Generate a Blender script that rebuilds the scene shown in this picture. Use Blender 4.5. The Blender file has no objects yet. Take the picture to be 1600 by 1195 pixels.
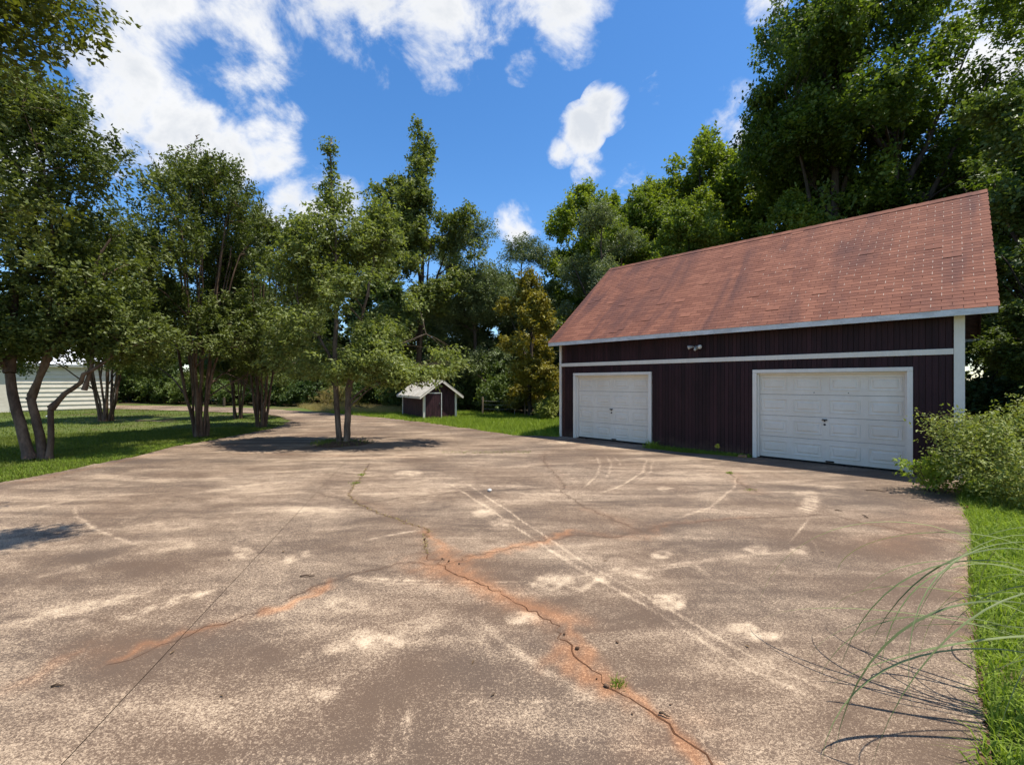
import bpy, math, random
import numpy as np
from mathutils import Vector, Matrix

R_ = math.radians
scene = bpy.context.scene
C = scene.collection

# ------------------------------------------------------------------ camera
cam_d = bpy.data.cameras.new('camera')
cam = bpy.data.objects.new('camera', cam_d)
C.objects.link(cam)
cam.location = (0, 0, 1.9)
cam.rotation_euler = (R_(90), 0, 0)
cam_d.sensor_width = 36
cam_d.lens = 690 / 1600 * 36
cam_d.clip_start = 0.05
cam_d.clip_end = 2000
scene.camera = cam


# ------------------------------------------------------------------ node helper
def N(nt, typ, ins=None, **props):
    n = nt.nodes.new(typ)
    for k, v in props.items():
        setattr(n, k, v)
    if ins:
        for k, v in ins.items():
            s = n.inputs[k]
            if isinstance(v, bpy.types.NodeSocket):
                nt.links.new(v, s)
            else:
                s.default_value = v
    return n


def MATH(nt, op, a, b=None, c=None, clamp=False):
    ins = {0: a}
    if b is not None:
        ins[1] = b
    if c is not None:
        ins[2] = c
    return N(nt, 'ShaderNodeMath', ins, operation=op, use_clamp=clamp).outputs[0]


def SMOOTH(nt, v, lo, hi, a=0.0, b=1.0):
    n = N(nt, 'ShaderNodeMapRange', {'Value': v, 'From Min': lo, 'From Max': hi, 'To Min': a, 'To Max': b},
          interpolation_type='SMOOTHSTEP')
    return n.outputs[0]


def MIX(nt, fac, a, b, mode='MIX'):
    n = N(nt, 'ShaderNodeMix', data_type='RGBA', blend_type=mode)
    for sock, v in ((n.inputs[0], fac), (n.inputs[6], a), (n.inputs[7], b)):
        if isinstance(v, bpy.types.NodeSocket):
            nt.links.new(v, sock)
        else:
            sock.default_value = (*v, 1) if isinstance(v, tuple) and len(v) == 3 else v
    return n.outputs[2]


def NOISE(nt, vec, scale, detail=4, rough=0.55, dist=0.0):
    n = N(nt, 'ShaderNodeTexNoise', {'Scale': scale, 'Detail': detail, 'Roughness': rough, 'Distortion': dist})
    if vec is not None:
        nt.links.new(vec, n.inputs['Vector'])
    return n.outputs[0]


# ------------------------------------------------------------------ sun and sky
SUN = Vector((0.321, -0.055, 0.945)).normalized()
sd = bpy.data.lights.new('sun', 'SUN')
sd.energy = 4.6
sd.angle = R_(0.53)
sd.color = (1.0, 0.935, 0.835)
so = bpy.data.objects.new('sun', sd)
so.rotation_euler = SUN.to_track_quat('Z', 'Y').to_euler()
C.objects.link(so)

world = bpy.data.worlds.new('World')
scene.world = world
world.use_nodes = True
wt = world.node_tree
wt.nodes.clear()
sky = N(wt, 'ShaderNodeTexSky', sky_type='NISHITA', sun_disc=False, sun_elevation=math.asin(SUN.z),
        sun_rotation=math.atan2(SUN.x, SUN.y), altitude=200, air_density=1.0, dust_density=0.3, ozone_density=2.0)
dirv = N(wt, 'ShaderNodeTexCoord').outputs['Generated']
sep = N(wt, 'ShaderNodeSeparateXYZ', {0: dirv})
dx, dy, dz = sep.outputs
den = MATH(wt, 'ADD', MATH(wt, 'MAXIMUM', dz, 0.0), 0.25)
cloudp = N(wt, 'ShaderNodeCombineXYZ', {0: MATH(wt, 'DIVIDE', dx, den), 1: MATH(wt, 'DIVIDE', dy, den), 2: 0.3}).outputs[0]


# cloud banks, as (azimuth from +Y to +X, elevation, angular radius, weight) in degrees
CLOUDS = []


def bank(px, py, rpx, w=1.0):
    x, z = (px - 800) / 690.0, (596 - py) / 690.0
    v = Vector((x, 1, z))
    CLOUDS.append((v.normalized(), .74 * rpx / 690.0 / v.length, w))


for b in ((260, 15, 90, .8), (400, 10, 110, .85), (560, 10, 100, .75), (690, 25, 95, .85), (800, 0, 70, .7), (890, 0, 80, .8), (660, 75, 50, .6),
          (200, 140, 80, 1.0), (280, 195, 80, 1.0), (355, 235, 60, .85), (425, 225, 55, .8), (445, 180, 40, .55),
          (385, 110, 70, .85), (300, 110, 60, .5), (170, 235, 60, .7),
          (945, 168, 36, .85), (908, 202, 36, .85), (878, 235, 24, .6), (920, 262, 30, .4), (990, 280, 36, .42), (1032, 140, 38, .45),
          (1130, 205, 75, .3), (1195, 0, 36, .6), (812, 350, 40, .7), (815, 95, 34, .45), (10, 300, 60, .6), (500, 350, 90, .5),
          (1560, 60, 140, .6), (-120, 150, 160, .8), (1750, 200, 160, .7), (480, -140, 220, .6)):
    bank(*b)
acc = None
for v, r, w in CLOUDS:
    dot = N(wt, 'ShaderNodeVectorMath', {0: dirv, 1: v}, operation='DOT_PRODUCT').outputs['Value']
    m = N(wt, 'ShaderNodeMapRange', {'Value': dot, 'From Min': math.cos(r * 1.7), 'From Max': 1.0, 'To Min': 0.0, 'To Max': w * 1.25}).outputs[0]
    acc = m if acc is None else MATH(wt, 'MAXIMUM', acc, m)
# elsewhere in the sky the same scattered clouds go on
far = SMOOTH(wt, dy, 0.45, 0.1)
scat = SMOOTH(wt, NOISE(wt, cloudp, 1.1, 2, .5), 0.5, 0.68, 0.0, 1.0)
acc = MATH(wt, 'MAXIMUM', acc, MATH(wt, 'MULTIPLY', far, scat))
dirs = N(wt, 'ShaderNodeMapping', {'Vector': dirv, 'Rotation': (0, R_(35), 0), 'Scale': (.9, 1, 1.25)}).outputs[0]
nz = NOISE(wt, dirs, 7.5, 7, .62, .25)
dens = MATH(wt, 'ADD', acc, MATH(wt, 'MULTIPLY', MATH(wt, 'SUBTRACT', nz, 0.5), 3.4))
dens = MATH(wt, 'MULTIPLY', dens, SMOOTH(wt, acc, 0.02, 0.25))
alpha = SMOOTH(wt, dens, 0.34, 1.15)
shade = SMOOTH(wt, MATH(wt, 'ADD', dens, MATH(wt, 'MULTIPLY', NOISE(wt, dirs, 3.5, 3, .55), 1.2)), 1.15, 2.3)
cloudcol = MIX(wt, shade, (6.5, 6.5, 6.5), (4.5, 4.75, 5.15))
skycol = N(wt, 'ShaderNodeHueSaturation', {'Saturation': 1.27, 'Value': 1.27, 'Color': sky.outputs[0]}).outputs[0]
skycol = MIX(wt, 1.0, skycol, (0.92, 0.95, 1.0), 'MULTIPLY')
bg = N(wt, 'ShaderNodeBackground', {'Color': MIX(wt, alpha, skycol, cloudcol), 'Strength': 0.105})
wo = N(wt, 'ShaderNodeOutputWorld', {'Surface': bg.outputs[0]})

scene.view_settings.view_transform = 'Standard'
scene.view_settings.look = 'None'
scene.view_settings.gamma = 1
scene.view_settings.exposure = 0.62
scene.render.engine = 'CYCLES'
scene.cycles.max_bounces = 6
scene.cycles.diffuse_bounces = 3
scene.cycles.glossy_bounces = 2
scene.cycles.transmission_bounces = 4
scene.cycles.transparent_max_bounces = 4
scene.cycles.use_denoising = True
world.cycles.sampling_method = 'MANUAL'
world.cycles.sample_map_resolution = 512

rng = np.random.default_rng(7)
random.seed(7)


# ------------------------------------------------------------------ mesh helpers
def np_mesh(name, V, quads=None, tris=None, attrs=None, fattrs=None, smooth=False):
    me = bpy.data.meshes.new(name)
    V = np.asarray(V, np.float32).reshape(-1, 3)
    me.vertices.add(len(V))
    me.vertices.foreach_set('co', V.ravel())
    q = np.zeros((0, 4), np.int32) if quads is None else np.asarray(quads, np.int32).reshape(-1, 4)
    t = np.zeros((0, 3), np.int32) if tris is None else np.asarray(tris, np.int32).reshape(-1, 3)
    me.loops.add(q.size + t.size)
    me.loops.foreach_set('vertex_index', np.concatenate([q.ravel(), t.ravel()]))
    nq, ntri = len(q), len(t)
    me.polygons.add(nq + ntri)
    st = np.concatenate([np.arange(nq) * 4, nq * 4 + np.arange(ntri) * 3]).astype(np.int32)
    me.polygons.foreach_set('loop_start', st)
    me.polygons.foreach_set('use_smooth', np.full(nq + ntri, bool(smooth)))
    for dom, d in (('POINT', attrs), ('FACE', fattrs)):
        for k, v in (d or {}).items():
            a = me.attributes.new(k, 'FLOAT', dom)
            a.data.foreach_set('value', np.asarray(v, np.float32))
    me.update(calc_edges=True)
    me.validate()
    return me


class MB:
    """collects boxes, tubes, prisms; build() makes one mesh object"""
    def __init__(self):
        self.v, self.f = [], []

    def quad_ring(self, rings, caps=True):
        b = len(self.v)
        n = len(rings[0])
        for r in rings:
            self.v += [tuple(p) for p in r]
        for i in range(len(rings) - 1):
            for j in range(n):
                k = (j + 1) % n
                self.f.append((b + i * n + j, b + i * n + k, b + (i + 1) * n + k, b + (i + 1) * n + j))
        if caps:
            self.f.append(tuple(b + j for j in reversed(range(n))))
            e = b + (len(rings) - 1) * n
            self.f.append(tuple(e + j for j in range(n)))
        return self

    def box(self, x0, x1, y0, y1, z0, z1, bev=0.0):
        if bev <= 0:
            self.quad_ring([[(x0, y0, z0), (x1, y0, z0), (x1, y1, z0), (x0, y1, z0)],
                            [(x0, y0, z1), (x1, y0, z1), (x1, y1, z1), (x0, y1, z1)]])
        else:
            b = bev
            def ring(i, z):
                return [(x0 + i, y0 + i, z), (x1 - i, y0 + i, z), (x1 - i, y1 - i, z), (x0 + i, y1 - i, z)]
            self.quad_ring([ring(b, z0), ring(0, z0 + b), ring(0, z1 - b), ring(b, z1)])
        return self

    def tube(self, pts, radii, sides=6, caps=True):
        pts = [Vector(p) for p in pts]
        rings = []
        ref = Vector((0.31, 0.87, 0.4))
        for i, p in enumerate(pts):
            a = pts[max(i - 1, 0)]
            c = pts[min(i + 1, len(pts) - 1)]
            d = (c - a)
            if d.length < 1e-9:
                d = Vector((0, 0, 1))
            d.normalize()
            u = d.cross(ref)
            if u.length < 1e-3:
                u = d.cross(Vector((1, 0, 0)))
            u.normalize()
            w = d.cross(u)
            r = radii[i] if hasattr(radii, '__len__') else radii
            rings.append([p + (u * math.cos(6.28318 * k / sides) + w * math.sin(6.28318 * k / sides)) * r for k in range(sides)])
        return self.quad_ring(rings, caps)

    def prism(self, poly, axis_a, axis_b):
        """closed prism between two same-length point loops"""
        return self.quad_ring([axis_a(poly), axis_b(poly)])

    def mesh(self, name, smooth=False):
        me = bpy.data.meshes.new(name)
        me.from_pydata(self.v, [], self.f)
        me.update()
        if smooth:
            me.polygons.foreach_set('use_smooth', [True] * len(me.polygons))
        return me

    def build(self, name, mat, parent=None, smooth=False):
        return obj(name, self.mesh(name, smooth), mat, parent)


def obj(name, me, mat=None, parent=None):
    o = bpy.data.objects.new(name, me)
    C.objects.link(o)
    if mat is not None and me is not None and not me.materials:
        me.materials.append(mat)
    if parent is not None:
        o.parent = parent
    return o


def tag(o, label=None, cat=None, group=None, kind=None):
    if label:
        o['label'] = label
    if cat:
        o['category'] = cat
    if group:
        o['group'] = group
    if kind:
        o['kind'] = kind
    return o


def thing(name, label, cat, loc=(0, 0, 0), rz=0.0, group=None, scale=None):
    o = bpy.data.objects.new(name, None)
    o.empty_display_size = 0.3
    C.objects.link(o)
    o.location = loc
    o.rotation_euler = (0, 0, rz)
    if scale:
        o.scale = scale
    return tag(o, label, cat, group)


def in_poly(P, poly):
    x, y = P[:, 0], P[:, 1]
    r = np.zeros(len(P), bool)
    n = len(poly)
    for i in range(n):
        x0, y0 = poly[i]
        x1, y1 = poly[(i + 1) % n]
        c = ((y0 > y) != (y1 > y)) & (x < (x1 - x0) * (y - y0) / (y1 - y0 + 1e-12) + x0)
        r ^= c
    return r


def seg_dist(P, line, want_t=False):
    """distance of 2D points to a polyline (and arc length of the foot point)"""
    P = np.asarray(P)
    best = np.full(len(P), 1e9)
    bt = np.zeros(len(P))
    run = 0.0
    for a, b in zip(line[:-1], line[1:]):
        a, b = np.array(a), np.array(b)
        d = b - a
        L = np.hypot(*d)
        if L < 1e-9:
            continue
        t = np.clip(((P - a) @ d) / L ** 2, 0, 1)
        q = np.hypot(P[:, 0] - a[0] - t * d[0], P[:, 1] - a[1] - t * d[1])
        m = q < best
        best[m] = q[m]
        bt[m] = run + t[m] * L
        run += L
    return (best, bt, run) if want_t else best


class Field:
    """cheap smooth 3D noise: sum of random cosines, about -1..1"""
    def __init__(self, seed, freq, n=9):
        r = np.random.default_rng(seed)
        k = r.normal(size=(n, 3))
        k /= np.linalg.norm(k, axis=1, keepdims=True)
        self.k = k * freq * r.uniform(.5, 1.8, (n, 1))
        self.p = r.uniform(0, 6.28, n)
        self.n = n

    def __call__(self, P):
        return np.cos(P @ self.k.T + self.p).sum(1) / math.sqrt(self.n * .5) * .5


def unit(a):
    return a / (np.linalg.norm(a, axis=-1, keepdims=True) + 1e-9)


# ground position of a point of the picture (the camera stands 1.9 m above flat ground)
def gp(px, py, z=0.0):
    Z = 690 * (1.9 - z) / (py - 596.0)
    return ((px - 800) * Z / 690.0, Z)


# ------------------------------------------------------------------ materials
def new_mat(name):
    m = bpy.data.materials.new(name)
    m.use_nodes = True
    nt = m.node_tree
    nt.nodes.clear()
    out = N(nt, 'ShaderNodeOutputMaterial')
    return m, nt, out


def POS(nt):
    return N(nt, 'ShaderNodeNewGeometry').outputs['Position']


def SCALEV(nt, v, s):
    return N(nt, 'ShaderNodeMapping', {'Vector': v, 'Scale': s}).outputs[0]


def ATTR(nt, name):
    return N(nt, 'ShaderNodeAttribute', attribute_name=name).outputs['Fac']


def BUMP(nt, h, strength=.4, dist=.01):
    return N(nt, 'ShaderNodeBump', {'Height': h, 'Strength': strength, 'Distance': dist}).outputs[0]


def principled(nt, out, col, rough=.7, spec=.3, normal=None, **kw):
    ins = {'Base Color': col if isinstance(col, bpy.types.NodeSocket) else (*col, 1), 'Roughness': rough, 'Specular IOR Level': spec}
    if normal is not None:
        ins['Normal'] = normal
    ins.update(kw)
    p = N(nt, 'ShaderNodeBsdfPrincipled', ins)
    nt.links.new(p.outputs[0], out.inputs[0])
    return p


def wear_mat(name, c1, c2, scale=6, rough=.7, spec=.3, stretch=(1, 1, 1), bump=.25, detail=6, lo=.35, hi=.7, obj_coords=False, rnd=0.0):
    m, nt, out = new_mat(name)
    p = N(nt, 'ShaderNodeTexCoord').outputs['Object'] if obj_coords else POS(nt)
    v = SCALEV(nt, p, stretch)
    n1 = NOISE(nt, v, scale, detail, .6)
    n2 = NOISE(nt, v, scale * 7, 4, .6)
    f = SMOOTH(nt, MATH(nt, 'ADD', MATH(nt, 'MULTIPLY', n1, .7), MATH(nt, 'MULTIPLY', n2, .3)), lo, hi)
    col = MIX(nt, f, c1, c2)
    if rnd:
        r = N(nt, 'ShaderNodeObjectInfo').outputs['Random']
        col = N(nt, 'ShaderNodeHueSaturation', {'Value': MATH(nt, 'MULTIPLY_ADD', r, rnd * 2, 1 - rnd), 'Color': col}).outputs[0]
    principled(nt, out, col, rough, spec, BUMP(nt, n2, bump, .01))
    return m


def leaf_mat(name, c1, c2, trans=.38, rough=.5, spec=.35, tcol=None, clump=.55):
    """c1 dark, c2 light leaf colour; per-leaf and per-clump variation"""
    m, nt, out = new_mat(name)
    t = ATTR(nt, 'tint')
    n = NOISE(nt, POS(nt), clump, 3, .6)
    r = N(nt, 'ShaderNodeObjectInfo').outputs['Random']
    f = MATH(nt, 'ADD', MATH(nt, 'MULTIPLY', t, .75), MATH(nt, 'MULTIPLY', MATH(nt, 'SUBTRACT', n, .45), 1.1))
    f = MATH(nt, 'ADD', f, MATH(nt, 'MULTIPLY', MATH(nt, 'SUBTRACT', r, .5), .3), clamp=True)
    col = MIX(nt, f, c1, c2)
    tc = MIX(nt, 1.0, col, tcol or (1.25, 1.3, .55), 'MULTIPLY')
    d = N(nt, 'ShaderNodeBsdfPrincipled', {'Base Color': col, 'Roughness': rough, 'Specular IOR Level': spec})
    tr = N(nt, 'ShaderNodeBsdfTranslucent', {'Color': tc})
    mx = N(nt, 'ShaderNodeMixShader', {0: trans, 1: d.outputs[0], 2: tr.outputs[0]})
    nt.links.new(mx.outputs[0], out.inputs[0])
    return m


M = {}
# concrete: grimy dark film worn to pale paste, chalk scuffs, orange clay along the cracks
m, nt, out = new_mat('concrete')
p = POS(nt)
chalk, clay, dark = ATTR(nt, 'chalk'), ATTR(nt, 'clay'), ATTR(nt, 'dark')
rot = N(nt, 'ShaderNodeMapping', {'Vector': p, 'Rotation': (0, 0, R_(-12)), 'Scale': (.45, 1.6, 1)}).outputs[0]
big = NOISE(nt, p, .33, 2, .55)
streak = NOISE(nt, rot, 1.1, 5, .64, .5)
mid = NOISE(nt, p, 5.5, 4, .68)
fine = NOISE(nt, SCALEV(nt, p, (1, 1.3, 1)), 52, 2, .68, .8)
grain = NOISE(nt, p, 150, 2, .75)
w = MATH(nt, 'ADD', MATH(nt, 'MULTIPLY_ADD', big, 1.0, -.2), MATH(nt, 'MULTIPLY', streak, 1.7))
w = MATH(nt, 'ADD', w, MATH(nt, 'MULTIPLY', mid, .55))
w = MATH(nt, 'ADD', w, MATH(nt, 'MULTIPLY', fine, 1.7))
w = MATH(nt, 'ADD', w, MATH(nt, 'MULTIPLY', grain, 1.9))
w = MATH(nt, 'ADD', w, MATH(nt, 'MULTIPLY', chalk, MATH(nt, 'MULTIPLY_ADD', mid, .9, .2)))
w = MATH(nt, 'SUBTRACT', w, MATH(nt, 'MULTIPLY', dark, .42))
f = SMOOTH(nt, w, 3.02, 3.82)
hue = MIX(nt, SMOOTH(nt, NOISE(nt, p, .6, 3, .5), .35, .65), (.118, .078, .052), (.102, .072, .052))
col = MIX(nt, f, hue, (.425, .315, .215))
col = MIX(nt, SMOOTH(nt, w, 3.55, 4.3), col, (.56, .46, .32))
clf = SMOOTH(nt, MATH(nt, 'MULTIPLY', clay, MATH(nt, 'MULTIPLY_ADD', MATH(nt, 'ADD', mid, fine), .9, .15)), .10, 1.15, 0, .8)
col = MIX(nt, clf, col, MIX(nt, f, (.27, .125, .06), (.52, .28, .145)))
h = MATH(nt, 'ADD', MATH(nt, 'MULTIPLY', fine, .7), MATH(nt, 'MULTIPLY', grain, .5))
principled(nt, out, col, .82, .25, BUMP(nt, h, .55, .012))
M['concrete'] = m

M['soil'] = wear_mat('soil', (.07, .042, .027), (.17, .105, .066), 14, .95, .1, bump=.8)
M['clay_soil'] = wear_mat('clay_soil', (.055, .026, .014), (.14, .065, .033), 25, .95, .1, bump=.3)
# ground: grass thatch and earth
m, nt, out = new_mat('ground')
p = POS(nt)
n1, n2, n3 = NOISE(nt, p, .25, 5, .6, .4), NOISE(nt, p, 3.5, 6, .65), NOISE(nt, p, 40, 4, .7)
col = MIX(nt, SMOOTH(nt, n3, .3, .7), (.05, .075, .018), (.13, .17, .04))
col = MIX(nt, SMOOTH(nt, MATH(nt, 'ADD', MATH(nt, 'MULTIPLY', n1, .6), MATH(nt, 'MULTIPLY', n2, .4)), .47, .66), col, (.12, .085, .05))
principled(nt, out, col, .95, .1, BUMP(nt, n3, .8, .03))
M['ground'] = m
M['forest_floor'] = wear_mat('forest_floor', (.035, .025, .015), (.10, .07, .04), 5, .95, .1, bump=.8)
M['grass'] = leaf_mat('grass', (.075, .105, .018), (.22, .26, .045), .4, .55, .25, clump=1.4)
M['bright_grass'] = leaf_mat('bright_grass', (.14, .21, .025), (.31, .40, .055), .42, .55, .25, clump=1.1)
M['dry_grass'] = leaf_mat('dry_grass', (.28, .22, .09), (.50, .42, .2), .35, .7, .2)
M['pampas'] = leaf_mat('pampas', (.10, .13, .05), (.30, .35, .15), .3, .4, .4, clump=2)

# garage
m, nt, out = new_mat('stained_boards')
p = POS(nt)
r = N(nt, 'ShaderNodeObjectInfo').outputs['Random']
g = NOISE(nt, SCALEV(nt, N(nt, 'ShaderNodeVectorMath', {0: p, 1: N(nt, 'ShaderNodeCombineXYZ', {0: MATH(nt, 'MULTIPLY', r, 30.0)}).outputs[0]}, operation='ADD').outputs[0], (9, 9, .55)), 5, 6, .65)
blot = NOISE(nt, SCALEV(nt, p, (1, 1, .5)), 1.4, 5, .6)
v = MATH(nt, 'ADD', MATH(nt, 'MULTIPLY', g, .55), MATH(nt, 'ADD', MATH(nt, 'MULTIPLY', r, .22), MATH(nt, 'MULTIPLY', blot, .5)))
col = MIX(nt, SMOOTH(nt, v, .38, 1.0), (.014, .0045, .006), (.052, .018, .021))
zz = N(nt, 'ShaderNodeSeparateXYZ', {0: p}).outputs[2]
spl = SMOOTH(nt, MATH(nt, 'ADD', zz, MATH(nt, 'MULTIPLY', NOISE(nt, p, 6, 5, .65), .5)), .62, .22, 0, .45)
col = MIX(nt, spl, col, (.13, .075, .05))
principled(nt, out, col, .6, .25, BUMP(nt, g, .35, .004))
M['boards'] = m
M['white_paint'] = wear_mat('white_paint', (.74, .68, .58), (.83, .77, .67), 4, .5, .35, (1, 1, .4), .12)
M['door_white'] = wear_mat('door_white', (.74, .66, .54), (.82, .75, .64), 1.8, .42, .4, (1, 1, .6), .06)
M['fascia'] = wear_mat('fascia', (.50, .50, .49), (.74, .74, .73), 3, .5, .35, (1, 1, 2), .15)
M['dark_metal'] = wear_mat('dark_metal', (.02, .02, .02), (.06, .055, .05), 20, .45, .5)
M['black_rubber'] = wear_mat('black_rubber', (.012, .011, .01), (.04, .035, .03), 12, .8, .2)
M['grey_metal'] = wear_mat('grey_metal', (.3, .29, .27), (.48, .46, .43), 12, .45, .5)
M['lens'] = wear_mat('lens', (.55, .53, .48), (.75, .72, .66), 10, .12, .6)
M['brick'] = wear_mat('brick', (.35, .15, .09), (.5, .27, .17), 30, .9, .15, bump=.5)
M['soffit'] = wear_mat('soffit', (.10, .05, .045), (.2, .1, .09), 8, .8, .2)

# asphalt shingles: each tab its own tone, dark streaks running down the slope
m, nt, out = new_mat('shingles')
p = POS(nt)
r = MATH(nt, 'FRACT', MATH(nt, 'ADD', ATTR(nt, 'tint'), N(nt, 'ShaderNodeObjectInfo').outputs['Random']))
q = N(nt, 'ShaderNodeCombineXYZ', {
    0: N(nt, 'ShaderNodeVectorMath', {0: p, 1: (-.7082, .7060, 0)}, operation='DOT_PRODUCT').outputs['Value'],
    1: MATH(nt, 'MULTIPLY', N(nt, 'ShaderNodeSeparateXYZ', {0: p}).outputs[2], .22)}).outputs[0]
st = NOISE(nt, q, 1.25, 6, .58, .9)
pat = NOISE(nt, p, .55, 4, .6)
gr = NOISE(nt, p, 170, 3, .7)
col = MIX(nt, r, (.180, .070, .044), (.275, .114, .070))
col = MIX(nt, SMOOTH(nt, MATH(nt, 'ADD', MATH(nt, 'MULTIPLY', st, .7), MATH(nt, 'MULTIPLY', pat, .4)), .50, .72), col,
          (.115, .052, .042))
col = MIX(nt, SMOOTH(nt, MATH(nt, 'ADD', st, MATH(nt, 'MULTIPLY', gr, .25)), .5, .42, 0, .38), col, (.345, .155, .096))
col = MIX(nt, MATH(nt, 'MULTIPLY', gr, .35), col, (.11, .05, .04))
principled(nt, out, col, .88, .2, BUMP(nt, gr, .5, .004))
M['shingles'] = m
M['slot'] = wear_mat('slot', (.36, .26, .2), (.56, .45, .37), 40, .8, .2)
M['underlay'] = wear_mat('underlay', (.05, .025, .02), (.10, .05, .04), 20, .9, .1)

# other buildings
M['siding'] = wear_mat('siding', (.60, .55, .45), (.72, .67, .57), 3, .55, .3, (1, 1, 3), .1)
M['white_roof'] = wear_mat('white_roof', (.72, .73, .74), (.82, .83, .84), 2, .4, .4)
M['shed_wall'] = wear_mat('shed_wall', (.03, .012, .016), (.085, .036, .042), 3, .7, .25, (6, 6, .6), .3)
M['shed_roof'] = wear_mat('shed_roof', (.40, .37, .31), (.60, .57, .50), 2.5, .5, .35)
M['white_stone'] = wear_mat('white_stone', (.55, .54, .5), (.8, .79, .76), 9, .8, .2)

# wood
M['crape_bark'] = wear_mat('crape_bark', (.06, .035, .023), (.20, .13, .088), 3.5, .7, .25, (1, 1, .28), .5)
M['grey_bark'] = wear_mat('grey_bark', (.075, .055, .04), (.20, .155, .115), 6, .85, .15, (1, 1, .25), .8)
M['dark_bark'] = wear_mat('dark_bark', (.035, .027, .02), (.11, .085, .065), 5, .9, .1, (1, 1, .25), .8)
M['pale_bark'] = wear_mat('pale_bark', (.25, .23, .2), (.42, .4, .36), 6, .85, .15, (1, 1, .3), .5)
M['post_wood'] = wear_mat('post_wood', (.16, .12, .08), (.36, .27, .17), 9, .9, .1, (1, 1, .2), .6)
M['twig'] = wear_mat('twig', (.05, .032, .022), (.13, .09, .06), 15, .9, .1)
M['pebble'] = wear_mat('pebble', (.4, .38, .35), (.65, .62, .58), 30, .8, .2)

# leaves
M['leaf_crape'] = leaf_mat('leaf_crape', (0.057, 0.085, 0.018), (0.189, 0.218, 0.053), .30)
M['leaf_crape_near'] = leaf_mat('leaf_crape_near', (0.046, 0.072, 0.012), (0.169, 0.176, 0.029), .36)
M['leaf_island'] = leaf_mat('leaf_island', (0.094, 0.127, 0.033), (0.259, 0.297, 0.083), .40)
M['leaf_dark'] = leaf_mat('leaf_dark', (0.052, 0.092, 0.023), (0.184, 0.230, 0.052), .35)
M['leaf_gum'] = leaf_mat('leaf_gum', (0.077, 0.110, 0.033), (0.231, 0.259, 0.066), .38)
M['leaf_olive'] = leaf_mat('leaf_olive', (0.083, 0.113, 0.051), (0.209, 0.247, 0.113), .28)
M['leaf_cedar'] = leaf_mat('leaf_cedar', (0.081, 0.114, 0.045), (0.204, 0.244, 0.098), .25)
M['leaf_yellow'] = leaf_mat('leaf_yellow', (0.090, 0.098, 0.018), (0.359, 0.314, 0.045), .33, tcol=(1.3, 1.15, .4))
M['leaf_poplar'] = leaf_mat('leaf_poplar', (.09, .14, .02), (.28, .33, .045), .42)
M['leaf_tall'] = leaf_mat('leaf_tall', (.055, .095, .014), (.21, .27, .036), .42)
M['leaf_bush'] = leaf_mat('leaf_bush', (.12, .155, .03), (.38, .41, .10), .33, clump=1.2)
M['leaf_lime'] = leaf_mat('leaf_lime', (0.182, 0.260, 0.026), (0.442, 0.520, 0.065), .45, clump=1.2)
M['leaf_far'] = leaf_mat('leaf_far', (0.039, 0.063, 0.018), (0.132, 0.176, 0.046), .3, clump=.3)
M['seed_head'] = wear_mat('seed_head', (.07, .045, .025), (.17, .11, .06), 20, .9, .1)
M['leaf_litter'] = leaf_mat('leaf_litter', (.06, .035, .018), (.24, .15, .07), .15)
M['flower'] = leaf_mat('flower', (.55, .5, .05), (.7, .68, .15), .3)

# ------------------------------------------------------------------ ground and driveway
GU = np.array([-.7082, .7060])      # along the garage front, away from the camera
GV = np.array([.7060, .7082])       # into the garage
GR = np.array([8.80, 8.61])         # right front corner of the garage
GW = 10.0

o = obj('ground', np_mesh('ground', [(-350, -120, -.04), (350, -120, -.04), (350, 500, -.04), (-350, 500, -.04)], [(0, 1, 2, 3)]), M['ground'])
tag(o, kind='structure')

DRIVE = [(-3.2, -3.4), (8.86, 8.67), (1.74, 15.76), (1.56, 15.4), (0, 16), (-1.56, 18), (-3.2, 19.9), (-5.1, 21.9), (-7.9, 24.7), (-11.1, 27.3),
         (-15.5, 30.5), (-20.5, 33.6), (-29, 36.4), (-38, 37.5), (-60, 39), (-60, 33.5), (-27.6, 31.6), (-21.1, 29.4), (-15.8, 27.3), (-12.9, 24.7),
         (-10.9, 21.9), (-9.9, 18.2), (-9.9, 17), (-9.95, 14.6), (-10.1, 13.1), (-9.74, 11.2), (-9.6, 9.5), (-9.7, 8.35), (-13, 7.2), (-17, 5), (-17, -3.4)]
ISLAND = np.array([-5.24, 13.65])
wob = Field(3, 2.2)
wob2 = Field(4, 9.0)


def on_drive(P):
    P3 = np.c_[P, np.zeros(len(P))]
    jit = np.c_[wob(P3), wob(P3 + 50)] * .09 + np.c_[wob2(P3), wob2(P3 + 9)] * .025
    Q = P + jit
    k = in_poly(Q, DRIVE)
    k &= np.hypot(*(Q - ISLAND).T) > .72
    rel = Q - GR
    u, v = rel @ GU, -(rel @ GV)
    k &= ~((u > 3.78) & (u < 6.5) & (v < .10 + .42 * np.clip((u - 3.4) / 2.2, 0, 1)))
    return k


def path(*pts):
    return [gp(*q) for q in pts]


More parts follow.
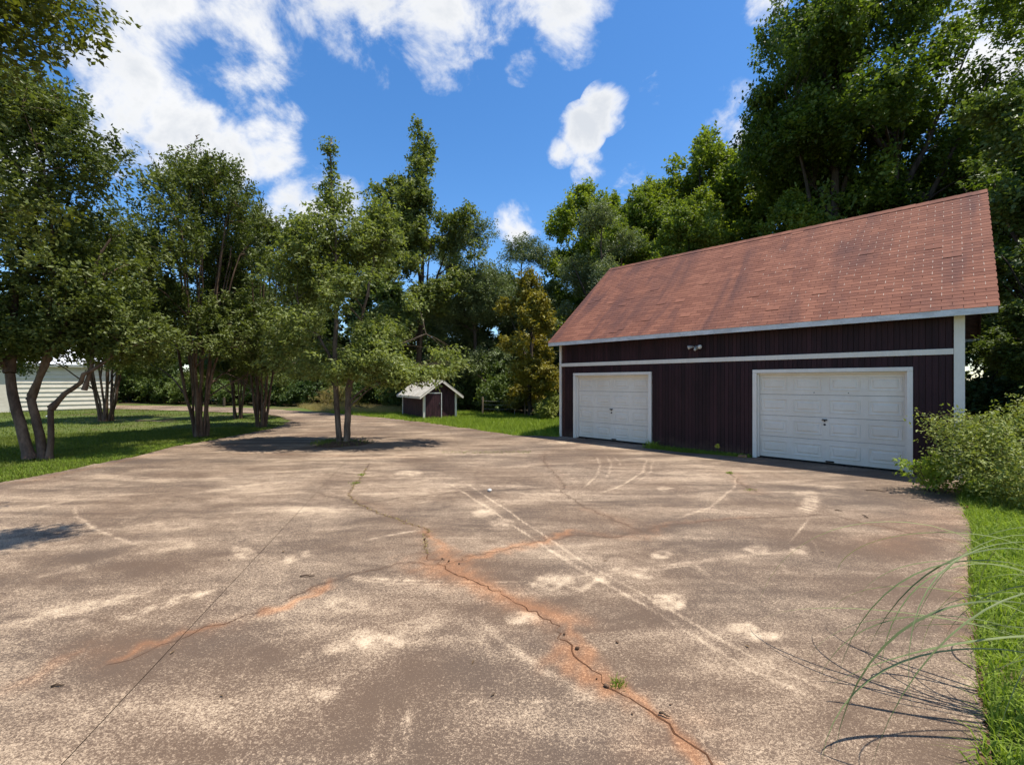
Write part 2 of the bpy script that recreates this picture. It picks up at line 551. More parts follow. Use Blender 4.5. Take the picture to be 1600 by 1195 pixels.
CRACK_A = path((577, 722), (566, 742), (553, 757), (545, 771), (560, 786), (600, 803), (640, 816), (669, 826), (663, 846), (668, 866), (690, 881), (712, 896),
               (738, 905), (762, 914), (800, 937), (860, 967), (885, 1000), (905, 1030), (940, 1065), (985, 1090), (1030, 1120), (1070, 1155), (1112, 1193), (1150, 1240))
CRACK_B = path((694, 882), (722, 870), (790, 857), (837, 845), (900, 834), (955, 838), (1004, 829), (1041, 819), (1100, 813), (1165, 808), (1297, 803))
CRACK_C = path((853, 704), (849, 720), (869, 740), (884, 757), (876, 764), (914, 792), (955, 808), (1004, 830))
CRACK_D = path((1137, 734), (1153, 751), (1182, 767), (1264, 794), (1338, 813), (1404, 827), (1486, 842))
CRACK_E = path((165, 1038), (223, 1021), (306, 986), (376, 963), (432, 942), (500, 912), (560, 893), (640, 876), (690, 881))
CRACK_F = path((480, 765), (560, 786), (620, 777), (728, 766), (853, 761))
CRACKS = [(CRACK_A, .0055), (CRACK_B, .0032), (CRACK_C, .004), (CRACK_D, .004), (CRACK_E, .0025), (CRACK_F, .002)]


def jagged(line, step=.05, amp=.024, seed=0):
    r = np.random.default_rng(seed)
    out = [np.array(line[0])]
    for a, b in zip(line[:-1], line[1:]):
        a, b = np.array(a), np.array(b)
        L = np.hypot(*(b - a))
        n = max(1, int(L / step))
        nrm = np.array([-(b - a)[1], (b - a)[0]]) / max(L, 1e-6)
        for i in range(1, n + 1):
            out.append(a + (b - a) * i / n + nrm * r.normal() * amp * (i < n) * min(1, n / 3))
    return out


CRACKJ = [(jagged(c, seed=i + 1), w) for i, (c, w) in enumerate(CRACKS)]

# wear and stains as functions of ground position ------------------------------------------------
SCUFF = [  # (polyline, half width, strength)
    (path((690, 745), (775, 800), (900, 885), (1010, 945), (1160, 1040), (1330, 1115), (1520, 1190)), .028, .95),
    (path((715, 745), (800, 800), (925, 885), (1030, 940), (1190, 1035), (1370, 1110), (1540, 1175)), .022, .95),
    (path((735, 770), (840, 845), (960, 915), (1100, 1000), (1260, 1080)), .018, .6),
    (path((480, 893), (620, 905), (750, 908), (860, 905), (925, 896), (1040, 888), (1150, 870)), .025, .8),
    (path((480, 897), (620, 910), (750, 913), (870, 909)), .016, .7),
    (path((925, 896), (1060, 880), (1200, 862), (1290, 858)), .05, .5),
    (path((1270, 768), (1268, 782), (1262, 792), (1254, 800)), .10, 1.0),
    (path((1265, 807), (1250, 825), (1234, 846)), .02, .9),
    (path((1262, 835), (1275, 850), (1285, 868)), .02, .6),
    (path((1150, 737), (1148, 760), (1110, 790), (1060, 808), (1020, 820)), .035, .6),
    (path((930, 708), (938, 725), (930, 745), (905, 765)), .03, .7), (path((946, 708), (956, 725), (945, 748)), .03, .6),
    (path((1010, 714), (1005, 735), (975, 755), (930, 772)), .035, .75), (path((1020, 716), (1016, 737), (985, 758)), .025, .6),
    (path((955, 708), (968, 720), (970, 728)), .025, .6),
    (path((115, 785), (120, 805), (150, 825), (200, 845), (245, 856)), .03, .8),
    (path((85, 812), (110, 827), (140, 835)), .02, .5),
    (path((420, 1040), (520, 1010), (640, 975), (730, 953)), .10, .55), (path((640, 1000), (560, 1035), (470, 1075), (380, 1130)), .12, .4),
    (path((730, 950), (770, 985), (830, 1030), (900, 1075), (960, 1095)), .055, .55), (path((700, 950), (735, 985), (790, 1035)), .05, .35),
    (path((578, 1195), (588, 1140), (600, 1095)), .03, .7), (path((630, 1195), (634, 1140), (636, 1095)), .04, .85), (path((610, 1195), (616, 1130)), .03, .5),
    (path((690, 1092), (800, 1092), (905, 1090), (1040, 1078)), .012, .7),
    (path((180, 970), (240, 950), (300, 932), (350, 918)), .07, .95), (path((0, 978), (60, 962), (130, 948), (230, 925)), .09, .75), (path((110, 972), (140, 966)), .04, .8),
    (path((0, 915), (90, 893), (200, 868), (330, 845)), .10, .45), (path((430, 880), (490, 858)), .09, .75),
    (path((0, 800), (60, 790), (110, 780)), .09, .55), (path((300, 770), (380, 757), (460, 750)), .10, .5),
    (path((570, 843), (620, 832), (660, 826)), .05, .85), (path((430, 800), (520, 790), (540, 800)), .2, .4),
    (path((520, 715), (640, 712), (760, 708), (850, 704)), .2, .35),
    (path((1110, 985), (1160, 985), (1225, 998)), .05, .5),
    (path((850, 1195), (900, 1150), (1000, 1100), (1100, 1060), (1250, 1010)), .08, .18),
    (path((500, 935), (600, 950), (640, 952)), .06, .55), (path((505, 945), (560, 955), (620, 960)), .03, .5),
    (path((1040, 850), (1120, 905), (1210, 925)), .03, .4), (path((1060, 870), (1130, 915)), .02, .4),
    (path((980, 880), (905, 920), (870, 905)), .05, .7), (path((860, 700), (930, 695), (990, 700)), .25, .45),
]
SPOT = [  # (px, py, half width px, half height px, strength)
    (812, 967, 27, 13, 1.25), (585, 996, 36, 18, 1.1), (570, 985, 16, 10, .8), (1040, 932, 26, 15, 1.15), (1160, 978, 24, 9, 1.2), (1195, 991, 34, 7, 1.2), (1030, 866, 20, 7, .9),
    (1262, 770, 24, 4, .6), (1300, 760, 24, 4, .5), (1180, 852, 20, 9, .7), (1255, 857, 18, 6, .9), (860, 905, 30, 12, .9), (1010, 895, 35, 9, .8),
    (510, 1075, 26, 12, .8), (380, 860, 18, 9, .9), (640, 738, 22, 5, .8), (755, 800, 22, 8, .8), (790, 815, 22, 8, .7), (1040, 762, 14, 4, .8), (870, 690, 30, 4, .7),
    (420, 835, 90, 26, .35), (230, 820, 120, 25, .3), (700, 770, 150, 26, .3), (540, 740, 120, 15, .3), (960, 745, 120, 20, .25), (330, 930, 120, 24, .25),
    (300, 1150, 90, 50, .4), (90, 1000, 110, 30, .2), (950, 870, 120, 20, .3), (1240, 930, 110, 20, .15), (480, 960, 60, 22, .3), (1130, 830, 80, 12, .2), (200, 750, 130, 14, .25),
    (1180, 1190, 120, 14, .2), (720, 1140, 120, 20, .12), (640, 905, 120, 20, .35), (100, 905, 110, 25, .25), (1360, 935, 60, 30, .1)]
DARKS = [(420, 1010, 130, 45, .55), (690, 1050, 90, 35, .55), (1150, 930, 130, 30, .5), (870, 1020, 120, 30, .35), (640, 1150, 160, 40, .25), (1300, 850, 120, 24, .35), (1250, 1040, 170, 60, .45),
         (1180, 790, 70, 14, .45), (1060, 870, 60, 14, .4), (350, 1080, 100, 50, .35), (1330, 770, 130, 20, .5), (180, 720, 120, 8, .4), (560, 670, 150, 12, .35), (950, 700, 90, 8, .3), (780, 845, 70, 12, .4),
         (100, 870, 120, 14, .4), (300, 880, 70, 16, .35), (960, 960, 70, 22, .4), (760, 880, 50, 10, .25), (520, 840, 60, 12, .3), (1050, 1150, 120, 40, .45), (1420, 900, 60, 50, .35)]
CLAY = [  # (polyline, half width, strength)
    (CRACK_A[7:12], .16, .85), (CRACK_A[10:16], .30, .95), (CRACK_A[11:13], .42, .7), (CRACK_A[14:18], .12, .8), (CRACK_A[17:24], .11, 1.05), (CRACK_B[:5], .15, .9), (CRACK_B[4:10], .16, .45),
    (CRACK_E[3:6], .10, .95), (CRACK_E[1:3], .12, .8), (CRACK_E[:4], .3, .3), (CRACK_A[3:8], .2, .3), (CRACK_C[5:], .3, .35), (CRACK_C[:4], .35, .28), (CRACK_D[:3], .3, .35), (CRACK_D[4:], .3, .4),
    (path((380, 705), (480, 708), (560, 712), (640, 712)), .35, .35), (path((1000, 690), (1090, 704), (1180, 716)), .4, .5), (path((860, 690), (950, 694), (1010, 700)), .25, .4),
    (path((0, 756), (120, 735), (240, 708)), .3, .4), (path((0, 1070), (60, 1040), (130, 1010)), .2, .5), (path((1490, 800), (1440, 820), (1400, 850)), .8, .4), (path((1500, 860), (1510, 930), (1520, 1010)), .16, .4),
    (path((1120, 1130), (1040, 1190)), .5, .35), (path((170, 1010), (260, 1010)), .35, .35), (path((1040, 745), (1090, 790), (960, 800)), .5, .2)]

sA, tA = np.array([.9787, .2055]), np.array([-.2055, .9787])
ORG = np.array([-1.78, 0.0])
rngc = np.random.default_rng(11)


def stains(P):
    n = len(P)
    P3 = np.c_[P, np.zeros(n)]
    F1, F2 = Field(21, 5.0), Field(22, 26.0)
    j = np.c_[F1(P3), F1(P3 + 31)] * .05 + np.c_[F2(P3), F2(P3 + 17)] * .02
    Q = P + j
    rough = .75 + .45 * F2(P3 * 1.3 + 4)
    chalk = np.zeros(n)
    for line, w, s in SCUFF:
        bb = np.array(line)
        lo, hi = bb.min(0) - 4 * w - .15, bb.max(0) + 4 * w + .15
        k = np.where(((P > lo) & (P < hi)).all(1))[0]
        if len(k) == 0:
            continue
        d, t, L = seg_dist(P[k] + j[k] * (.25 if w < .06 else .8), line, True)
        env = np.clip(np.minimum(t, L - t) / max(.18 * L, .05), .15, 1)
        w_ = w * (.62 if w < .06 else 1.0)
        chalk[k] = np.maximum(chalk[k], .85 * s * env * np.exp(-(d / (w_ * 1.15)) ** 3) * np.clip(rough[k], .3, 1.2))
    dark = np.zeros(n)
    clay = np.zeros(n)
    Z = np.maximum(P[:, 1], .5)
    ppx, ppy = 800 + 690 * Q[:, 0] / Z, 596 + 1311 / Z
    for lst, arr in ((SPOT, chalk), (DARKS, dark)):
        for cx, cy, a, b, s in lst:
            s = s * (.8 if a > 45 else .9)
            c = np.array(gp(cx, cy))
            ax = abs(np.array(gp(cx + a, cy))[0] - c[0])
            ay = abs(gp(cx, cy - b)[1] - gp(cx, cy + b)[1]) / 2
            e = ((Q[:, 0] - c[0] - (Q[:, 1] - c[1]) * c[0] / c[1]) / ax) ** 2 + ((Q[:, 1] - c[1]) / ay) ** 2
            g = s * np.exp(-e ** (.8 if a > 45 else 3.2)) * np.clip(rough + (.55 * F1(P3 + 3) if a > 45 else 0), .1, 1.25)
            np.maximum(arr, g, out=arr) if a <= 45 else np.add(arr, g, out=arr)
    for line, w, s in CLAY:
        d = seg_dist(Q + j * 2, line)
        clay = np.maximum(clay, .8 * s * (.75 * np.exp(-(d / (w * .55)) ** 1.3) + .45 * np.exp(-(d / (w * 1.5)) ** 2)))
    for line, w in CRACKJ:
        d = seg_dist(P, line[::2])
        dark = np.maximum(dark, .4 * np.exp(-(d / .025) ** 2))
    return np.clip(chalk, 0, 1.6), np.clip(clay, 0, 1.2), np.clip(dark, 0, 1.2)


drive = obj('driveway', np_mesh('driveway', [(x, y, -.030) for x, y in DRIVE], None, None), M['soil'])
dm = MB()
dm.v = [(x, y, -.030) for x, y in DRIVE]
dm.f = [tuple(range(len(DRIVE)))]
drive.data = dm.mesh('driveway')
drive.data.materials.append(M['soil'])
tag(drive, kind='structure')

T_STEPS = ((-6, .3, .5), (.3, 2.6, .020), (2.6, 4.6, .022), (4.6, 7.8, .032), (7.8, 11.4, .05), (11.4, 19.5, .09), (19.5, 52, .2))


def graded(t0, t1):
    out = [t0]
    while out[-1] < t1 - 1e-6:
        st = next(q for lo, hi, q in T_STEPS if out[-1] < hi - 1e-6)
        out.append(out[-1] + st)
    out = np.array(out)
    return t0 + (out - t0) * (t1 - t0) / (out[-1] - t0)


SLABS = [(-40, -2.1, -6, 7.8), (-2.1, 0, -6, 7.8), (0, 14, -6, 7.8), (-40, 0, 7.8, 11.4), (0, 14, 7.8, 11.4),
         (-22, -5.2, 11.4, 19.5), (-5.2, 0, 11.4, 19.5), (0, 2.9, 11.4, 19.5), (2.9, 14, 11.4, 19.5),
         (-6.0, 0, 19.5, 27), (0, 6, 19.5, 27), (-15, -6, 19.5, 30), (-6, 3, 27, 40), (-26, -15, 18, 45), (-15, -6, 30, 45), (-60, -26, 15, 52)]
for s0, s1, t0, t1 in SLABS:
    gap = .0025
    step = .025 if t1 < 8 else .05 if t1 < 12 else .1 if t1 < 20 else .25
    ns = max(2, int((s1 - s0) / step))
    ss = np.linspace(s0 + gap, s1 - gap, ns + 1)
    tt = graded(t0 + gap, t1 - gap)
    nt_ = len(tt) - 1
    Sg, Tg = np.meshgrid(ss, tt, indexing='ij')
    P = ORG + Sg.ravel()[:, None] * sA + Tg.ravel()[:, None] * tA
    idx = np.arange((ns + 1) * (nt_ + 1)).reshape(ns + 1, nt_ + 1)
    q = np.stack([idx[:-1, :-1], idx[1:, :-1], idx[1:, 1:], idx[:-1, 1:]], -1).reshape(-1, 4)
    cen = P[q].mean(1)
    keep = (np.abs(cen[:, 0]) < 1.5 * np.maximum(cen[:, 1], 0) + 2.6)
    q, cen = q[keep], cen[keep]
    q = q[on_drive(cen)]
    if len(q) < 6:
        continue
    used, inv = np.unique(q, return_inverse=True)
    q = inv.reshape(-1, 4)
    ii, jj = np.unravel_index(used, (ns + 1, nt_ + 1))
    edge = (ii == 0) | (ii == ns) | (jj == 0) | (jj == nt_)
    P = P[used]
    z = np.where(edge, -.004, 0.0) + wob(np.c_[P * .25, np.zeros(len(P))]) * .004 + rngc.normal() * .0012
    ch, cl, dk = stains(P)
    me = np_mesh('slab', np.c_[P, z], q, None, {'chalk': ch, 'clay': cl, 'dark': dk}, smooth=True)
    obj('slab', me, M['concrete'], drive)


# crack fillings: ragged strips of dark earth lying in the broken lines
def ribbon_mesh(name, line, w, z, seed):
    r = np.random.default_rng(seed)
    L = np.array(line)
    d = unit(np.gradient(L, axis=0))
    nrm = np.c_[-d[:, 1], d[:, 0]]
    n = len(L)
    wl = w * r.uniform(.1, 1.6, n) * (.3 + .7 * (r.random(n) > .15))
    wr = w * r.uniform(.1, 1.6, n)
    wl[[0, -1]] = wr[[0, -1]] = .001
    V = np.empty((n, 3, 3))
    V[:, 0, :2] = L + nrm * wl[:, None]
    V[:, 1, :2] = L
    V[:, 2, :2] = L - nrm * wr[:, None]
    V[:, :, 2] = (z + wob(np.c_[L * .25, np.zeros(n)]) * .004)[:, None]
    q = []
    for i in range(n - 1):
        for k in range(2):
            a = i * 3 + k
            q.append((a, a + 1, a + 4, a + 3))
    return np_mesh(name, V.reshape(-1, 3), q)


for i, (line, w) in enumerate(CRACKJ):
    obj('crack', ribbon_mesh('crack', line, w, .0034, 40 + i), M['clay_soil'] if i in (0, 4) else M['soil'], drive)

# soil mound round the island tree
V, F = [(ISLAND[0], ISLAND[1], .10)], []
for k, (rr, zz) in enumerate(((.3, .09), (.6, .035), (.86, -.02))):
    for a in range(28):
        t = a / 28 * 6.28318
        q = rr * (1 + .12 * math.sin(3 * t + 1) + .07 * math.sin(7 * t))
        V.append((ISLAND[0] + q * math.cos(t), ISLAND[1] + q * math.sin(t), zz + random.uniform(-.012, .012)))
F = [(0, 1 + a, 1 + (a + 1) % 28) for a in range(28)]
for k in range(2):
    for a in range(28):
        b = (a + 1) % 28
        F.append((1 + k * 28 + a, 1 + (k + 1) * 28 + a, 1 + (k + 1) * 28 + b, 1 + k * 28 + b))
mb = MB()
mb.v, mb.f = V, F
tag(mb.build('soil_bed', M['soil'], None, True), kind='structure')
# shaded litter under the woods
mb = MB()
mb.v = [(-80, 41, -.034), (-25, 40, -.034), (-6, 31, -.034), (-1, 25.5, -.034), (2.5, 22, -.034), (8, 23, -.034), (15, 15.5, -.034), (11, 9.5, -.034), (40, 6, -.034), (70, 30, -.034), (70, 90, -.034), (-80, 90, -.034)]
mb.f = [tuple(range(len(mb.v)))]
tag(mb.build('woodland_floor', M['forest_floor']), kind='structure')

# ------------------------------------------------------------------ garage
GZ = math.atan2(.7060, -.7082)
gar = thing('garage', 'dark plum garage with red shingle roof and two white doors', 'garage', (GR[0], GR[1], 0), GZ)
OV, U0, U1, ZE, ZR, VR = .33, .43, .26, 3.31, 6.62, 3.62      # overhangs, eave and ridge heights, half depth
DEPTH = 2 * VR
SL = math.hypot(ZR - ZE, VR + OV)
PIT = math.atan2(ZR - ZE, VR + OV)
DOORS = [(.82, 3.66), (6.62, 9.32)]
DH = 2.13


def under(y):
    """height of the roof underside above a point y metres in front of the front wall"""
    return ZE - .10 + (OV - y) * math.tan(PIT)


# front wall: backing panels plus one object for each vertical board
fw = MB()
BT = 2.462
wall_top = under(0) - .02
fw.box(.02, DOORS[0][0] - .1, -.12, -.03, -.05, BT)
fw.box(DOORS[0][1] + .1, DOORS[1][0] - .1, -.12, -.03, -.05, BT)
fw.box(DOORS[1][1] + .1, GW - .02, -.12, -.03, -.05, BT)
for a, b in DOORS:
    fw.box(a - .098, b + .098, -.12, -.03, DH + .09, BT - .002)
fw.box(.02, GW - .02, -.121, -.031, BT + .002, wall_top)
front = fw.build('front_wall', M['underlay'], gar)
board_cache = {}


def board(x, w, z0, z1, n):
    k = (round(w, 3), round(z1 - z0, 3))
    if k not in board_cache:
        m_ = MB()
        m_.box(-w / 2, w / 2, -.028, 0, 0, k[1], .003)
        board_cache[k] = m_.mesh('board')
    o = obj('board', board_cache[k], M['boards'], front)
    o.location = (x, random.uniform(-.0025, .001), z0)
    return o


pitch_b = .0975
nb = int((GW - .28) / pitch_b)
for k in range(nb):
    x = .15 + pitch_b * (k + .5)
    over = any(a - .105 < x < b + .105 for a, b in DOORS)
    z0 = (DH + .095) if over else .015 + random.uniform(-.008, .008)
    board(x, pitch_b - .007, round(z0, 2), 2.453, k)
    board(x, pitch_b - .007, 2.573, round(wall_top, 2), k)
# white horizontal band, corner boards
obj('trim_band', MB().box(.135, GW - .05, -.002, .028, 2.455, 2.57, .004).mesh('trim_band'), M['white_paint'], gar)
obj('corner_board', MB().box(-.022, .13, -.10, .032, -.03, wall_top - .02, .004).mesh('corner_board'), M['white_paint'], gar)
obj('corner_board', MB().box(GW - .045, GW + .022, -.10, .032, -.03, wall_top - .02, .004).mesh('corner_board'), M['white_paint'], gar)
# side and back walls, with the gables
for name, x0, x1 in (('gable_wall', 0.0, .09), ('gable_wall', GW - .09, GW)):
    prof = [(-.14, -.05), (-DEPTH + .13, -.05), (-DEPTH + .13, wall_top - .05), (-VR, ZR - .25), (-.14, wall_top - .05)]
    w_ = MB()
    w_.quad_ring([[(x0, y, z) for y, z in prof], [(x1, y, z) for y, z in prof]])
    gw_ = w_.build(name, M['underlay'], gar)
    sx = -.012 if x0 == 0 else GW + .012
    bm_side = {}
    for k in range(int((DEPTH - .3) / .2)):
        y = -.25 - k * .2
        top = wall_top - .06 + (VR - abs(y + VR)) / VR * (ZR - .25 - wall_top)
        m_ = MB()
        m_.box(sx - .012, sx + .010, y - .095, y + .095, 0, top - .12)
        obj('board', m_.mesh('board'), M['boards'], gw_)
obj('back_wall', MB().box(0, GW, -DEPTH, -DEPTH + .1, -.05, wall_top - .05).mesh('back_wall'), M['boards'], gar)
obj('foundation', MB().box(.05, GW - .05, -DEPTH + .05, -.14, -.06, .004).mesh('foundation'), M['underlay'], gar)

# doors: jamb, four sections, sixteen raised panels, lock and pull
panel_mesh = {}


def raised_panel(w, h):
    """a shallow frame groove and a raised field, facing +y"""
    m_ = MB()
    def ring(i, y):
        return [(-w / 2 + i, y, -h / 2 + i), (w / 2 - i, y, -h / 2 + i), (w / 2 - i, y, h / 2 - i), (-w / 2 + i, y, h / 2 - i)]
    m_.quad_ring([ring(0, .000), ring(.006, .010), ring(.020, .010), ring(.040, -.010), ring(.052, -.010), ring(.085, .012)])
    return m_.mesh('door_panel')


for di, (a, b) in enumerate(DOORS):
    w = b - a
    dr = obj('garage_door', MB().box(a - .005, b + .005, -.20, -.165, .03, DH + .02).mesh('garage_door'), M['underlay'], gar)
    dr['label'] = ['white sectional garage door nearest the leafy bush', 'white sectional garage door nearest the small shed'][di]
    jm = MB()
    jm.box(a - .092, a - .002, -.17, .036, .0, DH + .002, .004)
    jm.box(b + .002, b + .092, -.17, .036, .0, DH + .002, .004)
    jm.box(a - .092, b + .092, -.172, .038, DH + .004, DH + .092, .004)
    # inner stop
    jm.box(a, a + .035, -.12, -.05, .02, DH - .002, .003)
    jm.box(b - .035, b, -.12, -.05, .02, DH - .002, .003)
    jm.box(a + .037, b - .037, -.118, -.052, DH - .036, DH, .003)
    obj('door_frame', jm.mesh('door_frame'), M['white_paint'], dr)
    sh = (DH - .045) / 4
    for r in range(4):
        z0 = .04 + r * sh
        obj('door_section', MB().box(a + .004, b - .004, -.163, -.128, z0 + .003, z0 + sh - .003, .005).mesh('door_section'), M['door_white'], dr)
        pw = w / 4 * .80
        key = (round(pw, 3), round(sh * .60, 3))
        if key not in panel_mesh:
            panel_mesh[key] = raised_panel(*key)
        for c in range(4):
            o = obj('door_panel', panel_mesh[key], M['door_white'], dr)
            o.location = (a + w * (c + .5) / 4, -.1275, z0 + sh / 2)
    hx = (a + b) / 2 + .02
    m_ = MB()
    m_.box(hx - .05, hx + .05, -.126, -.085, 1.015, 1.045, .006)
    m_.box(hx - .012, hx + .012, -.126, -.10, .985, 1.02, .004)
    obj('pull_handle', m_.mesh('pull_handle'), M['dark_metal'], dr)
    m_ = MB()
    m_.tube([(hx, -.127, .92), (hx, -.112, .92)], [.026, .022], 12)
    m_.tube([(hx, -.112, .92), (hx, -.106, .92)], [.011, .010], 8)
    obj('lock', m_.mesh('lock', True), M['dark_metal'], dr)
    cx = hx - .10
    m_ = MB()
    m_.box(cx - .08, cx + .08, -.127, -.09, .055, .085, .006)
    obj('lift_handle', m_.mesh('lift_handle'), M['black_rubber'], dr)
    obj('bottom_seal', MB().box(a + .006, b - .006, -.16, -.13, .004, .042).mesh('bottom_seal'), M['black_rubber'], dr)
    m_ = MB()
    for (fx, fz) in (((.35, 1.66), (.58, 1.66)) if di == 0 else ((.86, 1.36),)):
        m_.tube([(a + w * fx, -.127, fz), (a + w * fx, -.112, fz + .006)], [.012, .009], 6)
    obj('bolt', m_.mesh('bolt'), M['dark_metal'], dr)

# roof deck, eave fascia, rake boards, ridge cap, shingles
cs, sn = math.cos(PIT), math.sin(PIT)


def slope(x, s, h, back=False):
    """a point s metres up the slope and h above the deck"""
    y = OV - s * cs + h * sn
    z = ZE + s * sn + h * cs
    if back:
        y = -2 * VR - y
    return (x, y, z)


dk = MB()
for bk in (False, True):
    dk.quad_ring([[slope(-U0, s, h, bk) for s, h in ((.03, -.09), (SL, -.09), (SL, -.012), (.03, -.012))],
                  [slope(GW + U1, s, h, bk) for s, h in ((.03, -.09), (SL, -.09), (SL, -.012), (.03, -.012))]])
roof = dk.build('roof', M['soffit'], gar)
for bk in (0, 1):
    y0, y1 = (OV - .012, OV + .014) if not bk else (-2 * VR - OV - .014, -2 * VR - OV + .012)
    obj('fascia', MB().box(-U0 - .01, GW + U1 + .01, y0, y1, ZE - .135, ZE - .004, .004).mesh('fascia'), M['fascia'], roof)
for x0, x1 in ((-U0 - .026, -U0 + .004), (GW + U1 - .004, GW + U1 + .026)):
    for bk in (False, True):
        m_ = MB()
        pr = ((.05, -.135), (SL + .02, -.135), (SL + .02, -.014), (.05, -.014))
        m_.quad_ring([[slope(x0, s, h, bk) for s, h in pr], [slope(x1, s, h, bk) for s, h in pr]])
        obj('rake_board', m_.mesh('rake_board'), M['soffit'], roof)
# underlay sheets just above the deck
for bk in (False, True):
    V = [slope(-U0 - .03, -.02, -.006, bk), slope(GW + U1 + .03, -.02, -.006, bk), slope(GW + U1 + .03, SL, -.006, bk), slope(-U0 - .03, SL, -.006, bk)]
    obj('underlay', np_mesh('underlay', V, [(0, 1, 2, 3)]), M['underlay'], roof)

EXPO, TAB = .128, .3048
ncourse = int(math.ceil((SL + .02) / EXPO))
x_lo, x_hi = -U0 - .035, GW + U1 + .035
tabs = []
for c in range(ncourse):
    off = (c % 2) * TAB / 2
    k0 = int(math.floor((x_lo - off) / TAB)) - 1
    for k in range(k0, int((x_hi - off) / TAB) + 2):
        xa, xb = max(k * TAB + off + .004, x_lo), min((k + 1) * TAB + off - .004, x_hi)
        if xb - xa > .03:
            tabs.append((c, xa, xb))
rs = np.random.default_rng(5)


def tab_local(w, L=EXPO + .055):
    """wedge tab: x along the eave, y up the slope, z off the deck"""
    b = .0075
    return [(-w / 2, 0, 0.001), (w / 2, 0, 0.001), (w / 2, L, -.004), (-w / 2, L, -.004),
            (-w / 2, 0, b), (w / 2, 0, b), (w / 2, L, .001), (-w / 2, L, .001)], \
        [(0, 3, 2, 1), (4, 5, 6, 7), (0, 1, 5, 4), (1, 2, 6, 5), (2, 3, 7, 6), (3, 0, 4, 7)]


def screen_size(c, xa, xb):
    x, y, z = slope((xa + xb) / 2, c * EXPO, 0)
    wx, wy = GR + GU * x - GV * y
    return (xb - xa) / (wy ** 2 + wx ** 2 + (z - 1.9) ** 2)


order = sorted(range(len(tabs)), key=lambda i: -screen_size(*tabs[i]))
single = set([i for i in order if abs(tabs[i][2] - tabs[i][1] - TAB + .008) < 1e-6][:300])
tv, tf = tab_local(TAB - .008)
tm = MB()
tm.v, tm.f = tv, tf
tab_me = tm.mesh('shingle')
tab_me.attributes.new('tint', 'FLOAT', 'FACE')
BV, BF, BTt = [], [], []
for i, (c, xa, xb) in enumerate(tabs):
    s0 = c * EXPO - .022
    lift = rs.uniform(0, .002) + (rs.random() > .985) * .008
    sk = rs.normal() * .003
    if i in single:
        o = obj('shingle', tab_me, M['shingles'], roof)
        o.location = slope((xa + xb) / 2, s0 + sk, lift)
        o.rotation_euler = (0, 0, math.pi)
        # local y must run up the slope (towards -y and +z)
        o.rotation_euler = Matrix(((1, 0, 0), (0, -cs, sn), (0, sn, cs))).to_euler() if False else (0, 0, 0)
        o.matrix_local = Matrix(((-1, 0, 0, o.location.x), (0, -cs, sn, o.location.y), (0, sn, cs, o.location.z), (0, 0, 0, 1)))
    else:
        v, f_ = tab_local(xb - xa, min(EXPO + .055, SL - s0))
        b = len(BV)
        for (x, y, z) in v:
            BV.append(slope((xa + xb) / 2 - x, s0 + sk + y, z + lift))
        BF += [tuple(b + q for q in ff) for ff in f_]
        BTt += [rs.random()] * 6
bme = np_mesh('shingle_courses', BV, BF, None, None, {'tint': BTt})
tag(obj('shingle_courses', bme, M['shingles'], roof), kind='stuff')
# back slope, one course strip after another
BV, BF, BTt = [], [], []
for c in range(ncourse):
    for k in range(12):
        xa, xb = x_lo + (x_hi - x_lo) * k / 12, x_lo + (x_hi - x_lo) * (k + 1) / 12 - .006
        v, f_ = tab_local(xb - xa, min(EXPO + .055, SL - c * EXPO + .02))
        b = len(BV)
        BV += [slope((xa + xb) / 2 + x, c * EXPO - .022 + y, z, True) for x, y, z in v]
        BF += [tuple(b + q for q in ff) for ff in f_]
        BTt += [rs.random()] * 6
tag(obj('shingle_courses', np_mesh('shingle_courses', BV, BF, None, None, {'tint': BTt}), M['shingles'], roof), kind='stuff')
# pale worn slots between the tabs, most of them towards the near end
BV, BF = [], []
for c in range(1, ncourse):
    off = (c % 2) * TAB / 2
    for k in range(-3, 40):
        x = k * TAB + off
        if not (x_lo + .05 < x < x_hi - .05):
            continue
        if rs.random() > max(0, 1.02 - x / 4.6) * (1.0 if 4 < c else .35):
            continue
        s = c * EXPO - .012
        hw, ln = rs.uniform(.003, .006), rs.uniform(.06, .115)
        b = len(BV)
        for h in (.001, .0095):
            BV += [slope(x - hw, s, h), slope(x + hw, s, h), slope(x + hw * .8, s + ln, h - .002), slope(x - hw * .8, s + ln, h - .002)]
        BF += [(b + 4, b + 5, b + 6, b + 7), (b, b + 1, b + 5, b + 4), (b + 1, b + 2, b + 6, b + 5), (b + 2, b + 3, b + 7, b + 6), (b + 3, b, b + 4, b + 7)]
tag(obj('worn_slots', np_mesh('worn_slots', BV, BF), M['slot'], roof), kind='stuff')
# ridge caps
cap = MB()
cap.quad_ring([[(0, .14, -.105), (0, 0, .018), (0, -.14, -.105), (0, -.14, -.118), (0, 0, .004), (0, .14, -.118)],
               [(.30, .14, -.112), (.30, 0, .010), (.30, -.14, -.112), (.30, -.14, -.125), (.30, 0, -.003), (.30, .14, -.125)]])
cap_me = cap.mesh('ridge_cap')
for k in range(int((x_hi - x_lo) / .26)):
    o = obj('ridge_cap', cap_me, M['shingles'], roof)
    o.location = (x_lo + .01 + k * .26, -VR, ZR + .018 + rs.uniform(-.003, .003))

